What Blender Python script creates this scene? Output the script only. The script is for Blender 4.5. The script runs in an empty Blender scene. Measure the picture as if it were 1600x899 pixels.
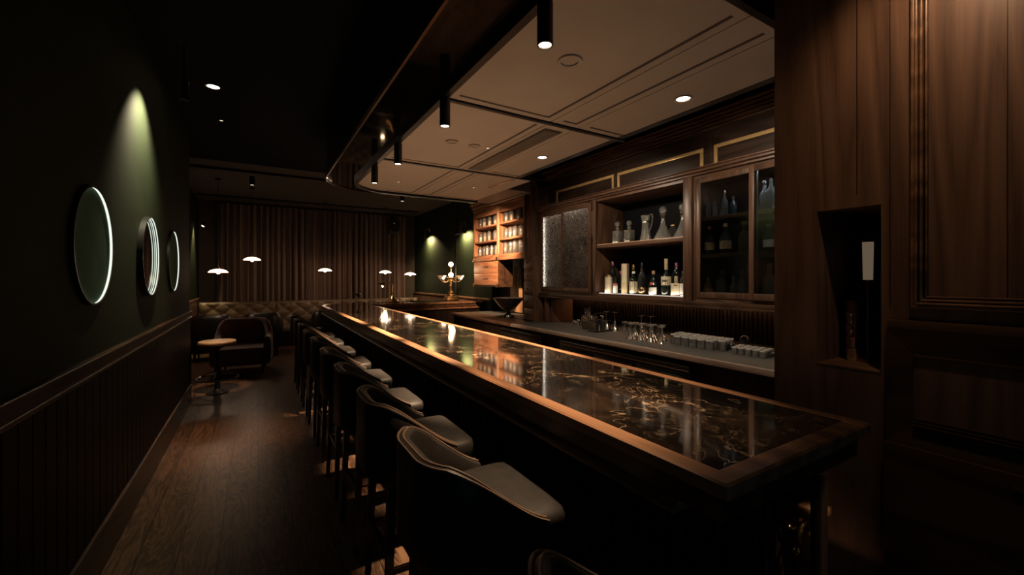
import bpy, bmesh, math, random
from mathutils import Vector, Matrix
PI = math.pi
rnd = random.Random(7)
C = bpy.context.scene.collection
SC = bpy.context.scene

# ------------------------------------------------------------------ materials
MATS = {}
def new_mat(name):
    m = bpy.data.materials.new(name); m.use_nodes = True
    nt = m.node_tree; nt.nodes.clear()
    out = nt.nodes.new('ShaderNodeOutputMaterial')
    MATS[name] = m
    return m, nt, out
def N(nt, typ, **kw):
    n = nt.nodes.new(typ)
    for k, v in kw.items():
        if k.startswith('i_'):
            n.inputs[k[2:].replace('_', ' ')].default_value = v
        else:
            setattr(n, k, v)
    return n
def L(nt, a, b): nt.links.new(a, b)
def rgba(c): return (c[0], c[1], c[2], 1.0)
def principled(nt, out, base=(.5, .5, .5), rough=.5, metal=0, spec=.5, coat=0, sheen=0):
    b = nt.nodes.new('ShaderNodeBsdfPrincipled')
    b.inputs['Base Color'].default_value = rgba(base)
    b.inputs['Roughness'].default_value = rough
    b.inputs['Metallic'].default_value = metal
    b.inputs['Specular IOR Level'].default_value = spec
    b.inputs['Coat Weight'].default_value = coat
    b.inputs['Coat Roughness'].default_value = .06
    b.inputs['Sheen Weight'].default_value = sheen
    L(nt, b.outputs[0], out.inputs[0])
    return b
def ramp(nt, stops):
    r = nt.nodes.new('ShaderNodeValToRGB')
    e = r.color_ramp.elements
    e[0].position, e[0].color = stops[0][0], rgba(stops[0][1])
    e[1].position, e[1].color = stops[-1][0], rgba(stops[-1][1])
    for p, c in stops[1:-1]:
        k = e.new(p); k.color = rgba(c)
    return r
def math_n(nt, op, a, b=None):
    n = nt.nodes.new('ShaderNodeMath'); n.operation = op
    for i, v in enumerate((a, b)):
        if v is None: continue
        if hasattr(v, 'is_output'): L(nt, v, n.inputs[i])
        else: n.inputs[i].default_value = v
    return n.outputs[0]
def pos_scaled(nt, sc, obj=False):
    if obj:
        src = nt.nodes.new('ShaderNodeTexCoord').outputs['Object']
    else:
        src = nt.nodes.new('ShaderNodeNewGeometry').outputs['Position']
    mp = nt.nodes.new('ShaderNodeMapping'); mp.inputs['Scale'].default_value = sc
    L(nt, src, mp.inputs['Vector'])
    return mp.outputs[0]
def bump(nt, b, h, strength=.3, dist=.01):
    bp = nt.nodes.new('ShaderNodeBump'); bp.inputs['Strength'].default_value = strength
    bp.inputs['Distance'].default_value = dist
    L(nt, h, bp.inputs['Height']); L(nt, bp.outputs[0], b.inputs['Normal'])
    return bp

def plain(name, base, rough=.5, metal=0, spec=.5, coat=0, sheen=0, var=.12, scale=14, bmp=0):
    m, nt, out = new_mat(name)
    b = principled(nt, out, base, rough, metal, spec, coat, sheen)
    v = pos_scaled(nt, (1, 1, 1), True)
    n = N(nt, 'ShaderNodeTexNoise', i_Scale=scale, i_Detail=4.0); L(nt, v, n.inputs['Vector'])
    lo = tuple(max(0, c*(1-var)) for c in base); hi = tuple(min(1, c*(1+var)) for c in base)
    r = ramp(nt, [(.3, lo), (.7, hi)]); L(nt, n.outputs[0], r.inputs[0])
    L(nt, r.outputs[0], b.inputs['Base Color'])
    if bmp: bump(nt, b, n.outputs[0], bmp, .003)
    return m
def wood(name, dark, mid, light, grain='z', rough=.42, scale=1.0, rings=9.0, coat=0, spec=.4):
    m, nt, out = new_mat(name)
    b = principled(nt, out, mid, rough, 0, spec, coat)
    k = {'x': (.10, 1, 1), 'y': (1, .10, 1), 'z': (1, 1, .10)}[grain]
    v = pos_scaled(nt, tuple(scale*a for a in k))
    n1 = N(nt, 'ShaderNodeTexNoise', i_Scale=2.3, i_Detail=2.0, i_Distortion=.6); L(nt, v, n1.inputs['Vector'])
    ring = math_n(nt, 'FRACT', math_n(nt, 'MULTIPLY', n1.outputs[0], rings))
    tri = math_n(nt, 'ABSOLUTE', math_n(nt, 'SUBTRACT', ring, .5))
    kk = {'x': (.04, 1, 1), 'y': (1, .04, 1), 'z': (1, 1, .04)}[grain]
    v2 = pos_scaled(nt, tuple(scale*a for a in kk))
    n2 = N(nt, 'ShaderNodeTexNoise', i_Scale=90.0, i_Detail=3.0); L(nt, v2, n2.inputs['Vector'])
    n3 = N(nt, 'ShaderNodeTexNoise', i_Scale=6.0, i_Detail=2.0); L(nt, v2, n3.inputs['Vector'])
    mix = math_n(nt, 'ADD', math_n(nt, 'MULTIPLY', tri, .75), math_n(nt, 'MULTIPLY', n2.outputs[0], .38))
    mix = math_n(nt, 'ADD', mix, math_n(nt, 'MULTIPLY', n3.outputs[0], .35))
    r = ramp(nt, [(.26, dark), (.5, mid), (.82, light)]); L(nt, mix, r.inputs[0])
    L(nt, r.outputs[0], b.inputs['Base Color'])
    bump(nt, b, n2.outputs[0], .12, .002)
    return m
def emit(name, col, strength):
    m, nt, out = new_mat(name)
    e = N(nt, 'ShaderNodeEmission', i_Color=rgba(col), i_Strength=strength)
    L(nt, e.outputs[0], out.inputs[0])
    return m
def thin_glass(name, tint=(.93, .95, .94), gloss=(1, 1, 1), edge=.35, rough=.03, glint_white=.03):
    m, nt, out = new_mat(name)
    t = N(nt, 'ShaderNodeBsdfTransparent', i_Color=rgba(tint))
    g = N(nt, 'ShaderNodeBsdfGlossy', i_Color=rgba(gloss), i_Roughness=rough)
    lw = N(nt, 'ShaderNodeLayerWeight', i_Blend=edge)
    mx = nt.nodes.new('ShaderNodeMixShader')
    df = N(nt, 'ShaderNodeBsdfDiffuse', i_Color=rgba((.8, .78, .74)))  # white diffuse mixed in to imitate bright glints on the glass
    m0 = nt.nodes.new('ShaderNodeMixShader'); m0.inputs[0].default_value = glint_white
    L(nt, t.outputs[0], m0.inputs[1]); L(nt, df.outputs[0], m0.inputs[2])
    f = math_n(nt, 'ADD', math_n(nt, 'MULTIPLY', lw.outputs['Fresnel'], .9), .05)
    L(nt, f, mx.inputs[0]); L(nt, m0.outputs[0], mx.inputs[1]); L(nt, g.outputs[0], mx.inputs[2])
    L(nt, mx.outputs[0], out.inputs[0])
    return m
def figured_glass(name, rough, scale, strength, tint, dist=.004, sparkle_specks=0):
    m, nt, out = new_mat(name)
    b = principled(nt, out, tint, rough, 0, .5)
    b.inputs['Transmission Weight'].default_value = 1.0
    b.inputs['IOR'].default_value = 1.42
    v = pos_scaled(nt, (1, 1, .8))
    n = N(nt, 'ShaderNodeTexNoise', i_Scale=scale, i_Detail=2.0, i_Distortion=.4); L(nt, v, n.inputs['Vector'])
    bump(nt, b, n.outputs[0], strength, dist)
    if sparkle_specks:          # translucent specks put in to imitate light sparkling on the pane
        n2 = N(nt, 'ShaderNodeTexNoise', i_Scale=scale*.95, i_Detail=1.0); L(nt, v, n2.inputs['Vector'])
        mr = N(nt, 'ShaderNodeMapRange'); L(nt, n2.outputs[0], mr.inputs[0]); mr.inputs[1].default_value = .52; mr.inputs[2].default_value = .60; mr.inputs[4].default_value = sparkle_specks
        tl = N(nt, 'ShaderNodeBsdfTranslucent', i_Color=(.9, .88, .84, 1)); mx = nt.nodes.new('ShaderNodeMixShader')
        L(nt, mr.outputs[0], mx.inputs[0]); L(nt, b.outputs[0], mx.inputs[1]); L(nt, tl.outputs[0], mx.inputs[2]); L(nt, mx.outputs[0], out.inputs[0])
    return m

wood('walnut_vertical', (.060, .030, .017), (.108, .055, .032), (.155, .084, .050), 'z', .42, 1.7)
wood('walnut_lengthwise', (.06, .030, .016), (.15, .075, .038), (.25, .13, .066), 'y', .38, 1.3)
wood('walnut_cross', (.06, .030, .016), (.15, .075, .038), (.25, .13, .066), 'x', .38, 1.3)
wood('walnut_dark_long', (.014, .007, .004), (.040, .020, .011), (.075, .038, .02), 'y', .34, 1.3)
wood('walnut_red', (.14, .060, .028), (.26, .118, .056), (.36, .18, .092), 'y', .4, 1.6)
wood('walnut_red_vertical', (.14, .060, .028), (.26, .118, .056), (.36, .18, .092), 'z', .4, 1.6)
wood('cabinet_wood', (.030, .014, .008), (.072, .036, .021), (.115, .060, .035), 'y', .38, 1.5)
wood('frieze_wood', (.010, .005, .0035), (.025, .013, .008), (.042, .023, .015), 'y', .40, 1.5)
wood('edge_wood', (.16, .11, .08), (.27, .20, .155), (.36, .28, .22), 'y', .38, 1.5)
wood('cabinet_wood_vertical', (.030, .014, .008), (.072, .036, .021), (.115, .060, .035), 'z', .38, 1.5)
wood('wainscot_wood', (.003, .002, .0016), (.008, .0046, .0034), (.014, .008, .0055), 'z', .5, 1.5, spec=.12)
wood('oak_vertical', (.20, .11, .06), (.34, .21, .12), (.44, .29, .17), 'z', .42, 1.6)
wood('pale_slats', (.16, .085, .04), (.34, .20, .10), (.46, .29, .16), 'z', .45, 1.5)
plain('ebony', (.012, .008, .006), .32, var=.2)
plain('black_metal', (.008, .008, .009), .38, .0, .5, var=.1)
plain('green_paint', (.0172, .0235, .0135), .75, spec=.08, var=.10, scale=5)
plain('lounge_paint', (.060, .042, .032), .7, var=.08, scale=4)
plain('lounge_ceiling_paint', (.085, .062, .048), .75, var=.06, scale=3)
plain('black_ceiling_paint', (.005, .007, .010), .85, spec=.1, var=.1)
plain('canopy_gloss', (.003, .0035, .004), .05, 0, .13, coat=0, var=.05)
plain('raft_plaster', (.43, .372, .308), .7, spec=.3, var=.03, scale=4)
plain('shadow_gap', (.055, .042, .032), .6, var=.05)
plain('grille_grey', (.16, .14, .12), .5, var=.08)
plain('bronze', (.26, .17, .095), .34, 1, var=.15)
plain('brass', (.62, .40, .17), .24, 1, var=.12)
plain('old_brass', (.40, .25, .11), .36, 1, var=.3, scale=40)
plain('gold_inlay', (.72, .47, .20), .34, .55, var=.08)
plain('steel', (.17, .16, .145), .30, 1, var=.1)
plain('dark_steel', (.055, .052, .048), .34, 1, var=.1)
plain('dark_bronze', (.13, .08, .05), .35, 1, var=.15)
plain('chrome', (.75, .73, .70), .1, 1, var=.05)
plain('stone_grey', (.078, .074, .068), .55, spec=.2, var=.18, scale=30)
plain('seat_leather', (.0135, .0124, .0112), .55, 0, .2, var=.22, scale=22, bmp=.15)
plain('leather', (.017, .014, .0115), .50, 0, .35, var=.22, scale=22, bmp=.15)
plain('leather_brown', (.12, .08, .055), .42, 0, .5, var=.2, scale=24, bmp=.12)
plain('black_leather', (.010, .009, .009), .35, var=.2, bmp=.1)
plain('velvet_rose', (.115, .048, .040), .8, 0, .2, sheen=.5, var=.15)
plain('banquette_leather', (.13, .088, .050), .46, var=.15, bmp=.1)
plain('paper_cream', (.62, .54, .38), .6, var=.06)
plain('paper_white', (.72, .70, .64), .6, var=.04)
plain('label_red', (.35, .09, .07), .5, var=.1)
plain('label_ink', (.06, .045, .03), .6, var=.1)
plain('cork_tan', (.35, .22, .12), .7, var=.15)
plain('foil_purple', (.16, .06, .09), .35, .4, var=.1)
plain('foil_black', (.012, .012, .014), .3, .2, var=.1)
plain('dark_bottle', (.008, .012, .010), .08, 0, .6, var=.1)
plain('amber_bottle', (.12, .050, .012), .08, 0, .6, var=.1)
plain('kraft_tube', (.42, .33, .19), .55, var=.12)
plain('cream_tube', (.55, .46, .33), .5, var=.25, scale=40)
plain('herbs', (.36, .28, .16), .8, var=.45, scale=70)
plain('spice_dark', (.12, .055, .045), .8, var=.4, scale=70)
plain('petals_pale', (.52, .44, .34), .8, var=.4, scale=60)
plain('book_red', (.14, .035, .03), .6, var=.1)
plain('book_green', (.02, .05, .035), .6, var=.1)
plain('velvet_drape', (.17, .112, .085), .8, 0, .15, sheen=.1, var=.10, scale=20)
plain('marble_pale', (.46, .33, .20), .25, 0, .5, var=.35, scale=9)
plain('mirror_glass', (.30, .36, .32), .03, 1, var=.02)
plain('green_glass', (.10, .17, .125), .5, .0, .0, var=.08, scale=6)
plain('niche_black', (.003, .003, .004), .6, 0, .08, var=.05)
thin_glass('clear_glass')
thin_glass('thin_rim_glass', (.96, .97, .96), (1, 1, 1), .45, .05, .08)
thin_glass('cut_crystal', (.86, .87, .85), (1, .97, .92), .5, .08, .10)
thin_glass('bright_glass', (.9, .9, .88), (1, .98, .95), .5, .12, .5)  # extra white makes upturned feet and bases look lit
thin_glass('smoked_glass', (.30, .30, .28), (1, 1, 1), .4, .05)
figured_glass('rain_glass', .02, 75.0, 1.0, (.86, .84, .80), .012, .8)
figured_glass('wavy_glass', .015, 55.0, .16, (.62, .66, .68), .004)
emit('spot_face', (1, .80, .56), 14)
emit('downlight_face', (1, .80, .55), 40)
emit('faint_face', (1, .8, .6), 2.0)
emit('bulb_warm', (1, .66, .36), 14)
emit('bulb_soft', (1, .74, .48), 6)
emit('opal_lit', (1, .74, .54), 2.4)
emit('strip_green_white', (.92, 1, .86), 1.05)
emit('strip_bright', (1, .86, .70), 30)
emit('strip_cool', (1, .90, .78), 1.1)
emit('strip_side', (1, .90, .78), 6)
emit('strip_amber', (1, .52, .26), .7)
emit('shade_dim', (1, .74, .48), .11)

def marble():
    m, nt, out = new_mat('black_gold_marble')
    b = principled(nt, out, (.01, .008, .006), .06, 0, .6, coat=1.0)
    v = pos_scaled(nt, (1.0, .8, 1))
    w = N(nt, 'ShaderNodeTexNoise', i_Scale=2.2, i_Detail=5.0, i_Distortion=1.2); L(nt, v, w.inputs['Vector'])
    warp = nt.nodes.new('ShaderNodeVectorMath'); warp.operation = 'MULTIPLY_ADD'
    L(nt, w.outputs['Color'], warp.inputs[0]); warp.inputs[1].default_value = (.55, .55, .55); L(nt, v, warp.inputs[2])
    def vein(scale, width, detail=3.0):
        n = N(nt, 'ShaderNodeTexNoise', i_Scale=scale, i_Detail=detail, i_Roughness=.55); L(nt, warp.outputs[0], n.inputs['Vector'])
        a = math_n(nt, 'ABSOLUTE', math_n(nt, 'SUBTRACT', n.outputs[0], .5))
        mr = N(nt, 'ShaderNodeMapRange'); L(nt, a, mr.inputs[0])
        mr.inputs[1].default_value = 0; mr.inputs[2].default_value = width; mr.inputs[3].default_value = 1; mr.inputs[4].default_value = 0
        return mr.outputs[0]
    def mask(scale, lo, hi, off):
        v_ = pos_scaled(nt, (1, 1, 1)); ad = nt.nodes.new('ShaderNodeVectorMath'); L(nt, v_, ad.inputs[0]); ad.inputs[1].default_value = (off, off*.7, 0)
        n = N(nt, 'ShaderNodeTexNoise', i_Scale=scale, i_Detail=3.0); L(nt, ad.outputs[0], n.inputs['Vector'])
        mr = N(nt, 'ShaderNodeMapRange'); L(nt, n.outputs[0], mr.inputs[0]); mr.inputs[1].default_value = lo; mr.inputs[2].default_value = hi
        return mr.outputs[0]
    v1 = math_n(nt, 'MULTIPLY', vein(1.9, .0056, 4.0), mask(3.0, .40, .62, 1.3))
    v2 = math_n(nt, 'MULTIPLY', vein(4.6, .0085, 3.0), mask(2.6, .46, .64, 5.1))
    v3 = math_n(nt, 'MULTIPLY', vein(11.0, .013, 2.0), mask(3.3, .52, .70, 9.7))
    vv = math_n(nt, 'MAXIMUM', math_n(nt, 'MAXIMUM', v1, v2), math_n(nt, 'MULTIPLY', v3, .4))
    cl = N(nt, 'ShaderNodeTexNoise', i_Scale=4.0, i_Detail=6.0); L(nt, warp.outputs[0], cl.inputs['Vector'])
    base = ramp(nt, [(.42, (.004, .0036, .0032)), (.58, (.009, .0065, .005)), (.78, (.038, .024, .014))]); L(nt, cl.outputs[0], base.inputs[0])
    mx = nt.nodes.new('ShaderNodeMix'); mx.data_type = 'RGBA'
    L(nt, vv, mx.inputs[0]); L(nt, base.outputs[0], mx.inputs[6]); mx.inputs[7].default_value = (.33, .235, .14, 1)
    L(nt, mx.outputs[2], b.inputs['Base Color'])
marble()
def planks():
    m, nt, out = new_mat('oak_planks')
    b = principled(nt, out, (.1, .06, .04), .36, 0, .4)
    src = nt.nodes.new('ShaderNodeNewGeometry').outputs['Position']
    mp = nt.nodes.new('ShaderNodeMapping'); mp.inputs['Rotation'].default_value = (0, 0, PI/2); L(nt, src, mp.inputs['Vector'])
    br = N(nt, 'ShaderNodeTexBrick', offset=.37, offset_frequency=2, squash=1.0)
    br.inputs['Color1'].default_value = (.16, .16, .16, 1); br.inputs['Color2'].default_value = (.9, .9, .9, 1); br.inputs['Mortar'].default_value = (0, 0, 0, 1)
    br.inputs['Scale'].default_value = 1.0; br.inputs['Mortar Size'].default_value = .0025; br.inputs['Brick Width'].default_value = 1.9; br.inputs['Row Height'].default_value = .19
    br.inputs['Mortar Smooth'].default_value = .1
    L(nt, mp.outputs[0], br.inputs['Vector'])
    v = pos_scaled(nt, (1, .16, 1))
    ad = nt.nodes.new('ShaderNodeVectorMath'); ad.operation = 'MULTIPLY_ADD'
    L(nt, br.outputs['Color'], ad.inputs[0]); ad.inputs[1].default_value = (7, 3, 5); L(nt, v, ad.inputs[2])
    n = N(nt, 'ShaderNodeTexNoise', i_Scale=9.0, i_Detail=3.0, i_Distortion=1.6); L(nt, ad.outputs[0], n.inputs['Vector'])
    fr = math_n(nt, 'ABSOLUTE', math_n(nt, 'SUBTRACT', math_n(nt, 'FRACT', math_n(nt, 'MULTIPLY', n.outputs[0], 7.0)), .5))
    g = math_n(nt, 'ADD', math_n(nt, 'MULTIPLY', fr, 1.1), math_n(nt, 'MULTIPLY', br.outputs['Color'], .35))
    r = ramp(nt, [(.1, (.030, .016, .009)), (.45, (.085, .046, .025)), (.85, (.15, .083, .045))]); L(nt, g, r.inputs[0])
    mx = nt.nodes.new('ShaderNodeMix'); mx.data_type = 'RGBA'
    L(nt, br.outputs['Fac'], mx.inputs[0]); L(nt, r.outputs[0], mx.inputs[6]); mx.inputs[7].default_value = (.008, .005, .004, 1)
    L(nt, mx.outputs[2], b.inputs['Base Color'])
    h = math_n(nt, 'SUBTRACT', math_n(nt, 'MULTIPLY', fr, .25), br.outputs['Fac'])
    bump(nt, b, h, .35, .002)
planks()

# ------------------------------------------------------------------ mesh builder
class MB:
    def __init__(s): s.v = []; s.f = []
    def add(s, vs, fs, M=None):
        o = len(s.v)
        for p in vs:
            p = Vector(p)
            s.v.append(tuple(M @ p if M else p))
        s.f += [tuple(i+o for i in f) for f in fs]
        return s
    def bm(s, b, M=None):
        b.verts.index_update()
        s.add([v.co.copy() for v in b.verts], [[v.index for v in f.verts] for f in b.faces], M); b.free(); return s
    def box(s, x0, x1, y0, y1, z0, z1, bev=0, seg=2, M=None):
        b = bmesh.new(); bmesh.ops.create_cube(b, size=1)
        for v in b.verts:
            v.co = Vector(((x0+x1)/2+v.co.x*(x1-x0), (y0+y1)/2+v.co.y*(y1-y0), (z0+z1)/2+v.co.z*(z1-z0)))
        if bev: bmesh.ops.bevel(b, geom=b.edges[:], offset=bev, segments=seg, profile=.5, affect='EDGES')
        return s.bm(b, M)
    def cyl(s, c, r, z0, z1, n=20, r2=None, M=None):
        return s.lathe([(0, z0), (r, z0), (r if r2 is None else r2, z1), (0, z1)], c, n, M)
    def lathe(s, prof, c=(0, 0), n=24, M=None, mod=None):
        vs = []; fs = []; rows = []
        for r, z in prof:
            if r < 1e-6:
                rows.append([len(vs)]); vs.append((c[0], c[1], z))
            else:
                row = []
                for k in range(n):
                    a = 2*PI*k/n; rr = r*(mod(a, z) if mod else 1)
                    row.append(len(vs)); vs.append((c[0]+rr*math.cos(a), c[1]+rr*math.sin(a), z))
                rows.append(row)
        for a, b in zip(rows, rows[1:]):
            for k in range(n):
                k2 = (k+1) % n
                if len(a) == 1 and len(b) == 1: continue
                if len(a) == 1: fs.append((a[0], b[k2], b[k]))
                elif len(b) == 1: fs.append((a[k], a[k2], b[0]))
                else: fs.append((a[k], a[k2], b[k2], b[k]))
        return s.add(vs, fs, M)
    def tube(s, pts, r, n=8, closed=False, M=None):
        pts = [Vector(p) for p in pts]; m = len(pts)
        rs = r if isinstance(r, (list, tuple)) else [r]*m
        vs = []; fs = []; up = None
        for i, p in enumerate(pts):
            a = pts[i-1] if (i or closed) else p
            b = pts[(i+1) % m] if (i < m-1 or closed) else p
            t = (b-a).normalized()
            if up is None:
                up = Vector((0, 0, 1)) if abs(t.z) < .9 else Vector((1, 0, 0))
            up = (up - t*up.dot(t))
            up = up.normalized() if up.length > 1e-6 else t.orthogonal().normalized()
            q = t.cross(up)
            for k in range(n):
                an = 2*PI*k/n
                vs.append(tuple(p + (up*math.cos(an) + q*math.sin(an))*rs[i]))
        for i in range(m if closed else m-1):
            j = (i+1) % m
            for k in range(n):
                k2 = (k+1) % n
                fs.append((i*n+k, i*n+k2, j*n+k2, j*n+k))
        if not closed:
            fs.append(tuple(range(n))[::-1]); fs.append(tuple((m-1)*n+k for k in range(n)))
        return s.add(vs, fs, M)
    def prism(s, poly, z0, z1, M=None):
        n = len(poly)
        vs = [(p[0], p[1], z0) for p in poly]+[(p[0], p[1], z1) for p in poly]
        fs = [tuple(range(n))[::-1], tuple(range(n, 2*n))]+[(i, (i+1) % n, n+(i+1) % n, n+i) for i in range(n)]
        return s.add(vs, fs, M)
    def ring(s, A, B, z0, z1, op=False):  # wall between two loops of the same count
        n = len(A)
        vs = [(p[0], p[1], z) for z in (z0, z1) for Lp in (A, B) for p in Lp]
        fs = []
        for i in range(n-1 if op else n):
            j = (i+1) % n
            fs += [(2*n+i, 2*n+j, 3*n+j, 3*n+i), (i, n+i, n+j, j), (i, j, 2*n+j, 2*n+i), (n+i, 3*n+i, 3*n+j, n+j)]
        return s.add(vs, fs)
    def sphere(s, c, r, n=16, sq=(1, 1, 1), M=None):
        b = bmesh.new(); bmesh.ops.create_uvsphere(b, u_segments=n, v_segments=max(6, n*2//3), radius=r)
        for v in b.verts: v.co = Vector((c[0]+v.co.x*sq[0], c[1]+v.co.y*sq[1], c[2]+v.co.z*sq[2]))
        return s.bm(b, M)
    def grid(s, fn, nu, nv, cu=False, cv=False):
        vs = [fn(i/(nu if cu else nu-1), j/(nv if cv else nv-1)) for i in range(nu) for j in range(nv)]
        fs = []
        for i in range(nu if cu else nu-1):
            for j in range(nv if cv else nv-1):
                a, b = i, (i+1) % nu; c, d = j, (j+1) % nv
                fs.append((a*nv+c, b*nv+c, b*nv+d, a*nv+d))
        return s.add(vs, fs)
    def build(s, name, mat, parent=None, world=False, ang=35):
        me = bpy.data.meshes.new(name)
        vs = s.v
        if world and parent is not None:
            l = parent['_w']; vs = [(a-l[0], b-l[1], c-l[2]) for a, b, c in vs]
        me.from_pydata(vs, [], s.f); me.update()
        b = bmesh.new(); b.from_mesh(me); bmesh.ops.recalc_face_normals(b, faces=b.faces[:]); b.to_mesh(me); b.free()
        me.polygons.foreach_set('use_smooth', [True]*len(me.polygons))
        me.set_sharp_from_angle(angle=math.radians(ang))
        me.materials.append(MATS[mat])
        o = bpy.data.objects.new(name, me); C.objects.link(o)
        if parent is not None: o.parent = parent
        return o

def thing(name, label, cat, loc=(0, 0, 0), rotz=0, group=None):
    o = bpy.data.objects.new(name, None); C.objects.link(o); o.empty_display_size = .05
    o.location = loc; o.rotation_euler = (0, 0, rotz); o['label'] = label; o['category'] = cat
    o['_w'] = [loc[0], loc[1], loc[2]]
    if group: o['group'] = group
    return o
def tag(o, label, cat, group=None):
    o['label'] = label; o['category'] = cat
    if group: o['group'] = group
    return o
def struct(name, mb, mat, parent=None, label=None):
    o = mb.build(name, mat, parent)
    if parent is None: o['kind'] = 'structure'
    if label: o['label'] = label
    return o
def dup(root, loc, rotz, label, group=None):
    r = root.copy(); C.objects.link(r); r.location = loc; r.rotation_euler = (0, 0, rotz); r['label'] = label
    r['_w'] = list(loc)
    if group: r['group'] = group
    for ch in list(root.children):
        c = ch.copy(); C.objects.link(c); c.parent = r
        for g in list(ch.children):
            d = g.copy(); C.objects.link(d); d.parent = c
    return r
def lamp(kind, name, loc, energy, col, parent=None, target=None, size=.03, angle=60, blend=.5, sx=None, sy=None, spread=None):
    l = bpy.data.lights.new(name, kind); l.energy = energy; l.color = col
    if kind in ('SPOT', 'POINT'): l.shadow_soft_size = size
    if kind == 'SPOT': l.spot_size = math.radians(angle); l.spot_blend = blend
    if kind == 'AREA':
        l.shape = 'RECTANGLE'; l.size = sx; l.size_y = sy
        if spread: l.spread = math.radians(spread)
    o = bpy.data.objects.new(name, l); C.objects.link(o)
    o.location = loc
    if target is not None:
        d = (Vector(target)-Vector(loc)).normalized()
        o.rotation_euler = d.to_track_quat('-Z', 'Y').to_euler()
    if parent is not None:
        w = parent['_w']; o.location = (loc[0]-w[0], loc[1]-w[1], loc[2]-w[2]); o.parent = parent
    return o
ORD = ['first', 'second', 'third', 'fourth', 'fifth', 'sixth', 'seventh', 'eighth', 'ninth', 'tenth', 'eleventh', 'twelfth']
WARM = (1, .66, .40)
HC = 3.3

# ------------------------------------------------------------------ setting: shell
XL = -.725
struct('floor', MB().box(-1.4, 4.2, -1.4, 12.0, -.1, 0), 'oak_planks')
m = MB()
m.box(-1.4, 4.2, -1.4, 7.62, HC, HC+.12)
struct('ceiling', m, 'black_ceiling_paint')
struct('ceiling_lounge', MB().box(-1.4, 4.2, 7.62, 12.0, HC-.004, HC+.12), 'lounge_ceiling_paint')
struct('wall_left', MB().box(-1.3, XL, -1.3, 6.485, 0, HC), 'green_paint')
struct('wall_left_lounge', MB().box(-1.3, -1.14, 6.485, 11.9, 0, HC), 'green_paint')
struct('wall_back', MB().box(-1.14, 3.85, 11.75, 11.9, 0, HC), 'lounge_paint')
struct('wall_right_lounge', MB().box(3.85, 4.15, 7.1, 11.9, 0, HC), 'green_paint')
struct('wall_right', MB().box(4.0, 4.15, .96, 7.1, 0, HC), 'wainscot_wood')
m = MB(); m.box(-1.3, -.45, -1.4, -1.3, 0, HC); m.box(.75, 4.15, -1.4, -1.3, 0, HC); m.box(-.45, .75, -1.4, -1.3, 2.2, HC); struct('wall_front', m, 'green_paint')  # unseen doorway gap added so blue world light can enter
# left wall wainscot: boards, cap rail, baseboard
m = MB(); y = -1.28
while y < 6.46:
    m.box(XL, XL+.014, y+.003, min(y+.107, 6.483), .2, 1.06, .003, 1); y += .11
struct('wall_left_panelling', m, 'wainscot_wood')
m = MB()
m.box(XL, XL+.034, -1.28, 6.487, 1.128, 1.148, .006)
m.box(XL, XL+.020, -1.28, 6.485, 1.075, 1.128)
m.box(XL, XL+.028, -1.28, 6.487, 1.050, 1.075, .008)
struct('trim_1', m, 'walnut_dark_long')
m = MB(); m.box(XL, XL+.024, -1.28, 6.489, 0, .215, 0); m.box(XL, XL+.030, -1.28, 6.491, .213, .24, .007)
struct('baseboard_left', m, 'walnut_dark_long')
# wall end lining and lounge dado
m = MB(); m.box(-1.3, XL+.02, 6.487, 6.50, 0, 1.12); struct('trim_2', m, 'wainscot_wood')
def dado(x0, x1, y0, y1, nm):
    m = MB(); m.box(x0, x1, y0, y1, 0, 1.06); struct(nm, m, 'walnut_vertical')
dado(-1.14, -1.12, 6.51, 11.72, 'wall_left_lounge_panelling')
m = MB(); m.box(-1.14, -1.10, 6.51, 11.72, 1.06, 1.10, .008); struct('trim_3', m, 'walnut_lengthwise')
dado(3.828, 3.85, 8.25, 11.72, 'wall_right_lounge_panelling')
m = MB(); m.box(3.80, 3.85, 7.12, 11.72, 1.10, 1.145, .008); struct('trim_4', m, 'walnut_lengthwise')
m = MB(); m.box(3.835, 3.849, 8.74, 8.82, 1.15, 3.29); struct('trim_5', m, 'ebony')

# ------------------------------------------------------------------ canopy over the bar
def canopy_loop(x0, y0, x1, y1, R, n=14):
    pts = [(x1, y0), (x0, y0)]
    for k in range(n+1):
        a = PI - (PI/2)*k/n
        pts.append((x0+R+R*math.cos(a), y1-R+R*math.sin(a)))
    pts.append((x1, y1))
    return pts
ZC = 2.75
m = MB(); m.prism(canopy_loop(.70, -1.28, 2.66, 6.05, .68), ZC, HC-.001)
struct('ceiling_canopy', m, 'canopy_gloss')
struct('ceiling_canopy_return', MB().box(2.66, 3.27, 4.9, 6.04, ZC, HC-.001), 'shadow_gap')
struct('trim_19', MB().box(3.22, 3.275, 4.9, 6.05, ZC-.02, ZC+.02, .004), 'grille_grey')
m = MB(); m.ring(canopy_loop(.685, -1.29, 3.36, 6.065, .69), canopy_loop(.70, -1.28, 3.35, 6.05, .68), ZC-.012, ZC+.03, True)
struct('trim_6', m, 'dark_bronze')
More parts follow.
